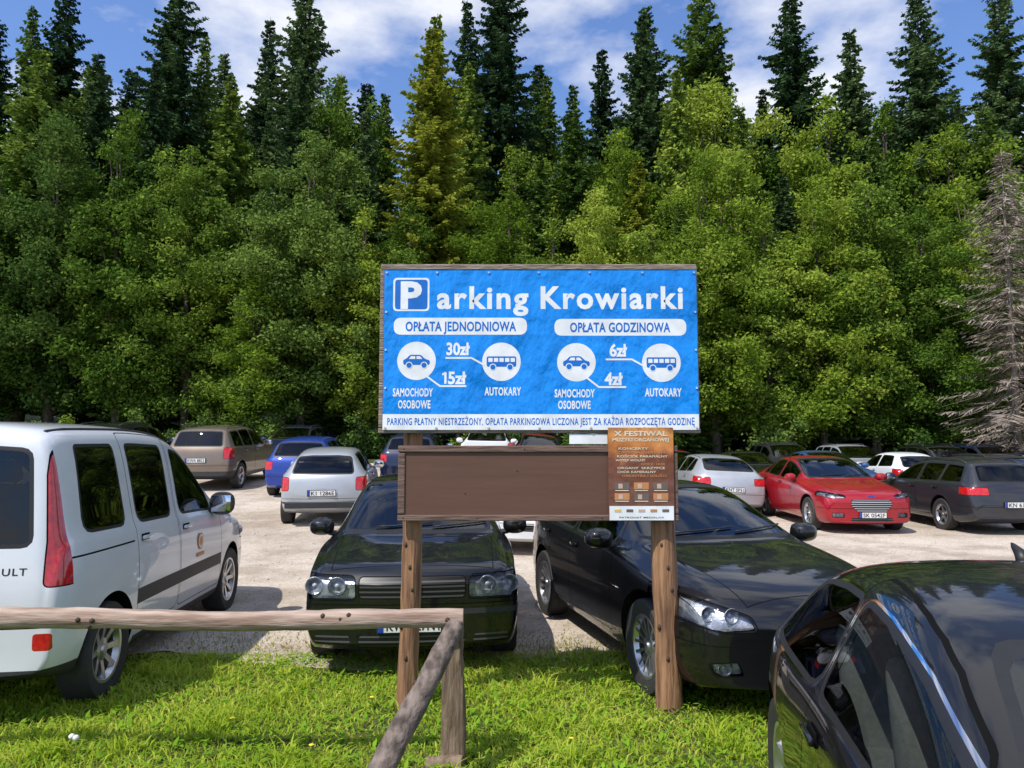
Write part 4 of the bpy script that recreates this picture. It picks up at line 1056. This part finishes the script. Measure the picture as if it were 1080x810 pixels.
b.text('PARKING PŁATNY NIESTRZEŻONY. OPŁATA PARKINGOWA LICZONA JEST ZA KAŻDĄ ROZPOCZĘTĄ GODZINĘ', U(409), Z(448.3), U(731)-U(409), .0065*7.2, 1, None, .016, y=Y0, sp=1.12)
ob('lettering', b.mesh('lettering', [WHITE, PB]), banner)
be = MB(); be.lathe([(.001, -.006), (.007, -.006), (.009, -.0), (.009, .008)], 0, 12); em = be.mesh('eyelet', [M['chrome']], True, 40)
for u, v in [(u, v) for u in (406.5, 460, 515, 568, 622, 678, 733) for v in (288, 451)]+[(u, v) for u in (406.5, 733.5) for v in (330, 370, 410)]:
    ob('eyelet', em, banner, loc=(U(u), WY-.002, Z(v)))
b = MB(); xa, xb = -.955, .935
b.box(((xa+xb)/2, .018, 1.52), (xb-xa-.02, .02, .48), 0)
b.box(((xa+xb)/2, .008, 1.748), (xb-xa, .030, .045), 1, bev=.006); b.box(((xa+xb)/2, .008, 1.286), (xb-xa, .030, .04), 1, bev=.006)
b.box((xa+.024, .010, 1.516), (.047, .028, .41), 1, bev=.006); b.box((xb-.03, .010, 1.516), (.06, .028, .41), 1, bev=.006)
for x, z in ((xa+.04, 1.748), (xa+.04, 1.288), (-.42, 1.286), (.42, 1.286), (-.1, 1.748), (xa+.025, 1.5), (-.15, 1.60), (-.5, 1.45)): b.ball((x, -.007 if z > 1.7 or z < 1.3 else .007, z), (.006, .003, .006), 2, sub=1)
ob('notice_board', b.mesh('notice_board', [M['board_wood'], M['frame_wood'], M['ink']], False), sign)
b = MB(); b.box((.335, .02, 1.815), (.26, .012, .07), 0, bev=.003); ob('white_strip', b.mesh('white_strip', [WHITE]), sign)
def poster():
    m = bpy.data.materials.new('poster_print'); m.use_nodes = True; nt = m.node_tree; bs = nt.nodes['Principled BSDF']; bs.inputs['Roughness'].default_value = .3
    tc = nt.nodes.new('ShaderNodeTexCoord'); sp = nt.nodes.new('ShaderNodeSeparateXYZ'); nt.links.new(tc.outputs['Object'], sp.inputs[0])
    n = nt.nodes.new('ShaderNodeTexNoise'); n.inputs['Scale'].default_value = 11; n.inputs['Detail'].default_value = 6; nt.links.new(tc.outputs['Object'], n.inputs['Vector'])
    a = nt.nodes.new('ShaderNodeMath'); a.operation = 'MULTIPLY_ADD'; a.inputs[1].default_value = .35; nt.links.new(n.outputs['Fac'], a.inputs[0]); nt.links.new(sp.outputs[2], a.inputs[2])
    r = nt.nodes.new('ShaderNodeValToRGB'); e = r.color_ramp.elements; e[0].position = .1; e[0].color = (.16, .075, .05, 1); e[1].position = .86; e[1].color = (.13, .04, .02, 1)
    e.new(.40).color = (.16, .065, .04, 1); e.new(.58).color = (.18, .06, .03, 1); e.new(.68).color = (.55, .20, .05, 1); e.new(.76).color = (.62, .28, .08, 1)
    nt.links.new(a.outputs[0], r.inputs[0]); nt.links.new(r.outputs[0], bs.inputs['Base Color'])
    n2 = nt.nodes.new('ShaderNodeTexNoise'); n2.inputs['Scale'].default_value = 6; nt.links.new(tc.outputs['Object'], n2.inputs['Vector'])
    bp = nt.nodes.new('ShaderNodeBump'); bp.inputs['Strength'].default_value = .6; bp.inputs['Distance'].default_value = .03; nt.links.new(n2.outputs['Fac'], bp.inputs['Height']); nt.links.new(bp.outputs[0], bs.inputs['Normal'])
    b = MB(); w, h = .44, .62
    b.box((0, 0, h/2), (w, .004, h), 0); b.box((0, -.004, .048), (w-.01, .003, .094), 1)
    y = -.0045; hh = lambda t: h*t
    b.text('X FESTIWAL', 0, hh(.91), .36, .032, 7, None, .03, 'C', y); b.text('MUZYKI ORGANOWEJ', 0, hh(.85), .38, .022, 7, None, .025, 'C', y)
    ls = ['KONCERTY', 'ZAWOJA  SIERPIEŃ', 'KOŚCIÓŁ PARAFIALNY', 'WSTĘP WOLNY', 'GODZ. 18.00', 'ORGANY  SKRZYPCE', 'CHÓR KAMERALNY', 'ORKIESTRA I SOLIŚCI']
    for i, (wd, xo) in enumerate(((.20, -.05), (.32, .0), (.34, .01), (.20, -.07), (.16, .08), (.32, .0), (.26, -.03), (.30, .02))):
        b.text(ls[i], xo, hh(.76-.042*i), wd, .015, 3 if i % 3 == 1 else 7, None, .012, 'C', y)
    for j in range(2):
        for i in range(3):
            x = -.13+i*.13; z = hh(.37-.115*j)
            b.box((x, -.0035, z), (.10, .002, .045), 3 if (i+j) % 2 else 4); b.box((x-.01, -.0052, z-.002), (.028, .0015, .032), 5); b.box((x, -.0035, z-.031), (.09, .002, .006), 7)
    for i in range(5): b.box((-.16+i*.08, -.0065, .065), (.045, .002, .018), [2, 4, 5, 3, 4][i])
    b.text('PATRONAT MEDIALNY', 0, .014, .3, .011, 6, None, .006, 'C', -.0065)
    return b.mesh('poster', [m, WHITE, pm('poster_gold', (.8, .55, .15), .5), pm('poster_orange', (.55, .24, .09), .5), pm('poster_dark', (.16, .12, .10), .5), pm('poster_skin', (.6, .42, .32), .5), M['ink'], pm('poster_cream', (.75, .66, .50), .5)])
ob('poster', poster(), loc=(.185+.683, 5.15-.017, 1.272), label='brown and orange music festival poster pinned on notice board', cat='poster')

# ------------------------------------------------------------------ fence
def log(name, p0, p1, r0, r1, mat, n=26, amp=.012, parent=None, seed=0, knots=8):
    rs = random.Random(seed); p0 = Vector(p0); p1 = Vector(p1); pts = []; rad = []
    for i in range(n):
        t = i/(n-1); p = p0.lerp(p1, t); p += Vector((0, math.sin(t*9+seed)*amp*.5, math.sin(t*6+seed*2)*amp+math.sin(t*19+seed)*amp*.35)); pts.append(p); rad.append((r0+(r1-r0)*t)*(1+rs.uniform(-.06, .06)))
    b = MB(); b.tube(pts, rad, 0, 18, jit=.045)
    for k in range(knots):
        t = rs.random(); p = p0.lerp(p1, t); a = rs.uniform(0, 6.28); r = r0+(r1-r0)*t; d = (p1-p0).normalized(); s1 = d.cross(Vector((0, .3, 1))).normalized(); s2 = d.cross(s1)
        b.ball(p+s1*math.cos(a)*r*.95+s2*math.sin(a)*r*.95, (.016, .016, .016), 1, sub=1)
    return ob(name, b.mesh(name, [mat, M['knot']], True, 60), parent)
fence = ob('log_fence', None, loc=(0, 0, 0), label='rustic low fence of a horizontal log rail and split post', cat='fence')
fence.location = (-.33, 4.3, 0)
log('rail', (-5.2, -.02, .80), (.06, .0, .825), .062, .05, M['rail_wood'], 60, .014, fence, 3, 16)
b = MB(); vs = []; n = 18; J = 24
for j in range(J):
    z = -.1+j*(.87/(J-1))
    for k in range(n):
        a = math.pi*2*k/n; x = math.cos(a)*.066*(1+.06*math.sin(z*8)); y = math.sin(a)*.075
        if y < 0: y = max(y, -.035)
        q = random.uniform(-.004, .004)
        vs.append((x+.006*math.sin(z*7)+q, y+.06+.004*math.sin(z*13+k)+q, z))
fs = [(j*n+k, j*n+(k+1) % n, (j+1)*n+(k+1) % n, (j+1)*n+k) for j in range(J-1) for k in range(n)]+[tuple(range(n))[::-1], tuple((J-1)*n+k for k in range(n))]
b.add(vs, fs); ob('fence_post', b.mesh('fence_post', [M['split_wood']], True, 50), fence)
log('brace', (.02, -.07, .80), (-.42, -1.15, .02), .05, .07, M['rail_wood_b'], 22, .014, fence, 5, 6)
log('stub', (-.14, .02, .03), (.06, .0, .035), .04, .045, M['split_wood'], 8, .004, fence, 8, 1)

# ------------------------------------------------------------------ trees
LM = [leaf_mat('leaves_mid', (.045, .10, .014), (.11, .19, .028), (.26, .35, .05), .32),
      leaf_mat('leaves_light', (.08, .145, .015), (.18, .275, .03), (.38, .46, .07), .40),
      leaf_mat('leaves_dark', (.032, .075, .016), (.075, .14, .030), (.17, .25, .05), .28)]
NM = [leaf_mat('needles_dark', (.022, .050, .022), (.052, .098, .038), (.12, .18, .065), .18, .3),
      leaf_mat('needles_yellow', (.10, .14, .015), (.22, .26, .03), (.40, .40, .06), .25, .3),
      leaf_mat('needles_dead', (.13, .10, .08), (.26, .215, .175), (.40, .345, .29), .1, .3),
      leaf_mat('needles_green', (.048, .10, .020), (.11, .18, .036), (.23, .31, .055), .22, .3)]
BARK = pm('bark', (.13, .10, .075), .95, c2=(.05, .04, .03), scale=5, bump=.8, bscale=12, stretch=(3, 3, .6))
DBARK = pm('dead_bark', (.27, .225, .185), .95, c2=(.16, .13, .105), scale=5)
def rquads(C, s, out, asp=.55):
    n = len(C); d = rng.normal(size=(n, 3)); d = d*.9+out*.9+np.array([0, 0, .25]); d /= np.linalg.norm(d, axis=1)[:, None]
    a = np.cross(d, rng.normal(size=(n, 3))); a /= np.linalg.norm(a, axis=1)[:, None]; c = np.cross(d, a)
    V = np.zeros((n, 4, 3)); s = s[:, None]
    V[:, 0] = C-a*s; V[:, 1] = C+c*s*asp; V[:, 2] = C+a*s; V[:, 3] = C-c*s*asp
    return V
def decid(h, R, nC, seed, low=.13, leaf=.088, per=240, rounder=0.):
    g = np.random.default_rng(seed); Vs = []; cs = []
    nl = 6; lead = [(0, 0, 1.)]+[(math.cos(a)*R*.55*g.uniform(.6, 1.1), math.sin(a)*R*.55*g.uniform(.6, 1.1), g.uniform(.60, .95)) for a in np.linspace(0, 6.28, nl)[:-1]+g.uniform(0, 1)]
    for i in range(nC):
        lx, ly, lh = lead[i % len(lead)] if g.random() < .72 else (0, 0, .80)
        t = g.random()**.8; z = h*(low+(lh-low)*t)
        prof = math.sin(math.pi*min(1, (t*.84+.16)))**.7*(1-(.55-.4*rounder)*t)
        rl = R*(.58 if (lx or ly) else .85 if lh < .9 else .62)
        ang = g.uniform(0, 2*np.pi); q = rl*prof*g.uniform(.3, 1.2)
        f = min(1, .35+t)
        cs.append((lx*f+math.cos(ang)*q, ly*f+math.sin(ang)*q, z))
    for c in cs:
        cr_ = g.uniform(.26, .74)*R/3.2*(1-.25*c[2]/h); n = int(per*(cr_/.55)**1.7*g.uniform(.7, 1.2))+25
        d = g.normal(size=(n, 3)); d[:, 2] = d[:, 2]*.8+.25; d /= np.linalg.norm(d, axis=1)[:, None]
        rad = cr_*g.random(n)**.5
        C = np.array(c)+d*rad[:, None]*np.array([1.1, 1.1, 1.0])+g.normal(size=(n, 3))*.13
        Vs.append(rquads(C, leaf*g.uniform(.55, 1.3, n), d))
    V = np.concatenate(Vs); n = len(V)
    crown = (V.reshape(-1, 3), (np.arange(n)*4)[:, None]+np.arange(4))
    b = MB(); pts = [(0.05*math.sin(i*1.3+seed)*i/3, .05*math.cos(i+seed)*i/3, h*.92*i/10) for i in range(11)]
    pts[0] = (0, 0, -.3)
    b.tube(pts, [max(.015, h*.0135*(1-i/10.5)) for i in range(11)], 0, 10, jit=.06)
    for i in range(18):
        c = cs[i*3 % len(cs)]; z0 = c[2]*.72; a = Vector((0, 0, z0)); e = Vector(c); m = a.lerp(e, .5)+Vector((0, 0, -.15)); b.tube([a, m, e], [.05, .032, .01], 0, 6)
    return b.mesh('trunk', [BARK], True), crown
def spruce(h, R, seed, low=.08, dens=1., droop=.35, tw=1., step=.0125, po=.72, bark=None):
    g = np.random.default_rng(seed); Cs = []; As = []; S = []
    b = MB(); b.tube([(0, 0, -.3), (0, 0, h*.5), (.03, 0, h)], [h*.011, h*.007, .01], 0, 8)
    z = h*low
    while z < h*.99:
        t = z/h; Lb = R*((1-t)**po)*(.3+.7*min(1, (t-low)/.12+.25))*(1+.18*math.sin(z*1.7+seed)+.10*math.sin(z*4.1)) +.10; nb = 6 if t < .85 else 4; a0 = g.uniform(0, 6.28)
        for k in range(nb):
            L_ = Lb*g.uniform(.45, 1.25); a = a0+2*math.pi*k/nb+g.uniform(-.45, .45); zz = z+g.uniform(-.3, .3)*(1-t)
            if tw < .5: b.tube([(0, 0, zz), (math.cos(a)*L_*.5, math.sin(a)*L_*.5, zz-L_*droop*.35), (math.cos(a)*L_, math.sin(a)*L_, zz-L_*droop*.55)], [.018, .011, .004], 0, 4)
            nseg = max(4, int(L_*8.5*dens)); u = (np.arange(nseg)+.5+g.uniform(-.3, .3, nseg))/nseg; u = np.clip(u, .08, 1)
            dr = droop*(1-.6*t)+g.uniform(-.08, .08)
            px = np.cos(a)*L_*u; py = np.sin(a)*L_*u; pz = zz+L_*(.35*t*u-dr*u+.45*dr*u**2)
            for sd in (-1, 1, 0):
                wl = (L_*.26*(1-u)+.20)*g.uniform(.6, 1.25, nseg)
                ang = a+sd*(.85+.25*g.random(nseg)); dz = -.5-.45*g.random(nseg) if sd == 0 else -.28*np.ones(nseg)+g.normal(0, .15, nseg)
                if sd == 0: wl = wl*.85
                ax = np.stack([np.cos(ang)*wl, np.sin(ang)*wl, dz*wl], 1)
                Cs.append(np.stack([px, py, pz], 1)); As.append(ax); S.append((.07+.06*g.random(nseg))*tw)
        z += h*step*g.uniform(.8, 1.2)*(1-.35*t)+.05
    C = np.concatenate(Cs); A = np.concatenate(As); s = np.concatenate(S); n = len(C)
    nn = rng.normal(size=(n, 3)); nn[:, 2] += .8; W = np.cross(A, nn); W /= np.linalg.norm(W, axis=1)[:, None]; W *= s[:, None]
    V = np.zeros((n, 4, 3)); V[:, 0] = C-W*.3; V[:, 1] = C+A*.45-W; V[:, 2] = C+A; V[:, 3] = C+A*.45+W
    return b.mesh('trunk', [bark or BARK], True), (V.reshape(-1, 3), (np.arange(n)*4)[:, None]+np.arange(4))
def crown_meshes(cr, mats): return [np_mesh('crown', cr[0], cr[1], 4, m) for m in mats]
DV = []
for sd, (h, R, nC, ro) in enumerate([(15, 3.3, 270, 1.), (15, 2.9, 220, 0.), (16, 3.8, 290, .8), (14, 2.5, 200, .2)]):
    t, c = decid(h, R, nC, sd+3, rounder=ro); DV.append((t, crown_meshes(c, LM), h))
SV = []
for sd, (h, R, low) in enumerate([(27, 4.6, .10), (25, 3.4, .06), (29, 5.2, .12)]):
    t, c = spruce(h, R, sd+20, low); SV.append((t, crown_meshes(c, [NM[0], NM[1], NM[3]]), h))
t, c = spruce(14, 2.6, 77, .03, .75, .8, .24, .020, .6, DBARK); DEAD = (t, crown_meshes(c, [NM[2]]), 14)
BV = []
for sd, (h, R, nC) in enumerate([(3.2, 2.0, 40), (2.4, 1.7, 34)]):
    t, c = decid(h, R, nC, sd+50, .05, .08, 420); BV.append((t, crown_meshes(c, LM), h))
def tree(V, mi, x, y, h, name, label, cat, grp, wid=1.):
    t, cm, h0 = V; k = h/h0
    E = ob(name, None, loc=(x, y, gz(x, y)-.1), rot=(random.uniform(-.03, .03), random.uniform(-.03, .03), random.uniform(0, 6.28)), label=label, cat=cat, group=grp)
    w = k**.6*wid
    E.scale = (w, w, k)
    o = ob('trunk', t, E); o = ob('crown', cm[mi], E)
GD = 'broadleaf trees along the forest edge'; GS = 'tall spruces in the forest'
# broadleaf rows: (bearing x/y, distance, height, tone)
D = [(-.80, 33, 15, 2), (-.70, 33, 14, 0), (-.61, 34, 15.5, 2), (-.52, 33, 14.5, 0), (-.43, 33.5, 14, 0), (-.335, 31.5, 9.5, 1), (-.28, 33, 14.5, 2), (-.20, 32.5, 11, 1), (-.14, 34, 11.5, 0), (-.07, 33, 9, 2), (-.01, 33.5, 12, 1),
     (.06, 33, 11, 0), (.12, 34, 13, 1), (.19, 33, 12, 0), (.27, 34, 15, 1), (.34, 33, 12, 0), (.41, 33.5, 13.5, 1), (.48, 33, 14, 0), (.56, 33, 12, 0), (.62, 34.5, 14, 1), (.74, 34, 14, 0), (.84, 34, 15, 0),
     (-.66, 40, 18, 0), (-.50, 40, 18.5, 0), (-.36, 41, 18, 1), (-.25, 40, 20, 0), (-.13, 41, 16, 1), (.0, 40, 16, 0), (.07, 41, 17, 1), (.14, 40, 18, 1), (.215, 41, 19, 0), (.285, 40, 20.5, 1), (.36, 41, 18, 0), (.43, 40, 19.5, 1), (.50, 41, 20, 0), (.59, 40, 18, 1), (.68, 40, 17, 0)]
for i, (bx, d, h, m) in enumerate(D):
    tree(DV[i % 4 if d < 38 else (i*3+1) % 4], m, bx*d, d, h, 'broadleaf_tree', 'leafy green broadleaf tree at the forest edge' if m != 1 else 'bright yellow-green broadleaf tree at the forest edge', 'tree', GD, 1.08)
SP = [(-.80, 46, 28, 0, 0), (-.70, 45, 27, 2, 0), (-.615, 44, 28.5, 0, 0), (-.56, 50, 26, 1, 2), (-.475, 43, 29.5, 2, 0), (-.42, 47, 26.5, 1, 2), (-.345, 46, 27.5, 1, 0), (-.30, 42, 28, 0, 0), (-.245, 48, 25, 2, 2), (-.38, 50, 27, 0, 0), (-.655, 48, 29.5, 1, 2), (-.51, 48, 25, 0, 0), (-.585, 43, 23, 2, 2),
      (-.115, 43, 26, 1, 2), (-.055, 46, 28.5, 1, 0), (-.01, 42, 29, 2, 0), (.04, 46, 24, 1, 2), (.12, 46, 26, 1, 0), (.165, 43, 27, 1, 0), (.195, 48, 30, 0, 0), (.25, 43, 28.5, 0, 2), (.295, 42, 26, 1, 0), (.34, 48, 24, 1, 2), (.395, 43, 28, 2, 0), (.21, 47, 24, 1, 2),
      (.43, 49, 24, 0, 2), (.465, 43, 25.5, 1, 0), (.515, 46, 23, 0, 2), (.57, 42, 28, 0, 0), (.61, 48, 24, 1, 2), (.67, 43, 28.5, 2, 0), (.75, 46, 27, 0, 0), (-.175, 45, 22, 1, 2), (-.20, 49, 25, 0, 0), (.08, 48, 23, 0, 2), (-.08, 49, 23, 0, 0), (.325, 44, 22.5, 1, 0), (.54, 48, 25.5, 1, 0),
      (-.11, 35.5, 20.5, 0, 1), (.50, 37.5, 17, 1, 2), (.03, 37, 15, 1, 2), (.16, 37, 15.5, 1, 1), (-.30, 38, 20, 0, 0), (-.65, 36.5, 20, 0, 2), (.085, 39, 20, 1, 2), (.225, 39, 21, 1, 2), (.64, 38.5, 19, 0, 2), (-.47, 38, 20, 1, 0), (-.05, 39, 21, 1, 2), (.31, 38.5, 19, 1, 2), (.445, 39, 19, 1, 0), (-.56, 39, 21, 1, 0), (-.38, 38.5, 20, 1, 2), (-.20, 38.5, 18, 1, 0), (-.74, 40, 23, 1, 2),
      (-.235, 34.5, 13, 1, 2), (.235, 34.5, 12.5, 1, 2), (.375, 35, 14, 1, 0), (-.48, 35, 14.5, 1, 2)]
for i, (bx, d, h, v, m) in enumerate(SP):
    lab = {0: 'tall dark green spruce rising above the forest', 1: 'yellow-green sunlit spruce in front of the forest', 2: 'green spruce standing among leafy trees'}[m]
    tree(SV[v], m, bx*d, d, h-(d-31)*.10+.5, 'spruce_tree', lab, 'tree', GS, random.uniform(.85, 1.05))
for i in range(15):
    bx = -.82+i*.117+random.uniform(-.03, .03); d = 54+random.uniform(-1, 3)
    tree(SV[i % 3], 0, bx*d, d, 25.5+random.uniform(-3, 2), 'spruce_tree', 'dark spruce deep in the forest', 'tree', GS, 1.35)
tree(DEAD, 0, .665*29.5, 29.5, 13.5, 'dead_spruce_tree', 'bare brownish grey dead spruce at forest edge', 'tree', GS, 1.1)
for i in range(24):
    x = -26+i*2.2+random.uniform(-.8, .8); y = 30.8+random.uniform(-.5, 1.4)
    tree(BV[i % 2], random.choice([0, 2, 2]) if x < 4 else random.choice([0, 2, 1]), x, y, random.uniform(1.0, 2.6), 'bush', 'low leafy shrub at the foot of the trees', 'bush', 'shrubs along the forest edge', 1.1)  # dark leaf tones, more often on the left, put forest-base shade into colour

# ------------------------------------------------------------------ light, sky, camera
W = bpy.data.worlds.new('World'); SC.world = W; W.use_nodes = True; nt = W.node_tree; bg = nt.nodes['Background']
sky = nt.nodes.new('ShaderNodeTexSky'); sky.sky_type = 'NISHITA'; sky.sun_disc = False
EL, AZ = math.radians(56), math.radians(222)
sky.sun_elevation = EL; sky.sun_rotation = AZ; sky.air_density = 1.2; sky.ozone_density = 2.5; sky.dust_density = .5
tc = nt.nodes.new('ShaderNodeTexCoord'); n = nt.nodes.new('ShaderNodeTexNoise'); n.inputs['Scale'].default_value = 3.2; n.inputs['Detail'].default_value = 7; n.inputs['Roughness'].default_value = .55
mp = nt.nodes.new('ShaderNodeMapping'); mp.inputs['Scale'].default_value = (1, 1, 2.2); mp.inputs['Location'].default_value = (.35, .1, .2)
nt.links.new(tc.outputs['Generated'], mp.inputs[0]); nt.links.new(mp.outputs[0], n.inputs['Vector'])
r = nt.nodes.new('ShaderNodeValToRGB'); r.color_ramp.elements[0].position = .45; r.color_ramp.elements[1].position = .62
nt.links.new(n.outputs['Fac'], r.inputs[0])
tint = nt.nodes.new('ShaderNodeMix'); tint.data_type = 'RGBA'; tint.blend_type = 'MULTIPLY'; tint.inputs[0].default_value = 1; tint.inputs[7].default_value = (.85, .97, 1.28, 1)
nt.links.new(sky.outputs[0], tint.inputs[6])
mx = nt.nodes.new('ShaderNodeMix'); mx.data_type = 'RGBA'; mx.inputs[7].default_value = (6.2, 6.4, 7.0, 1)
nt.links.new(r.outputs[0], mx.inputs[0]); nt.links.new(tint.outputs[2], mx.inputs[6]); nt.links.new(mx.outputs[2], bg.inputs[0])
bg.inputs[1].default_value = .15
sl = bpy.data.lights.new('sun', 'SUN'); sl.energy = 5.0; sl.angle = math.radians(.5); sl.color = (1, .95, .87)
so = bpy.data.objects.new('sun', sl); COL.objects.link(so)
ds = Vector((math.sin(AZ)*math.cos(EL), math.cos(AZ)*math.cos(EL), math.sin(EL))); so.rotation_euler = (-ds).to_track_quat('-Z', 'Y').to_euler()
cam = bpy.data.cameras.new('camera'); co = bpy.data.objects.new('camera', cam); COL.objects.link(co)
co.location = (0, 0, 1.77); co.rotation_euler = (math.radians(90+4.65), 0, 0)
cam.sensor_width = 36; cam.lens = 36*800/1080; cam.clip_end = 1500; cam.clip_start = .05
SC.camera = co
SC.view_settings.view_transform = 'Standard'; SC.view_settings.look = 'None'; SC.view_settings.exposure = 0
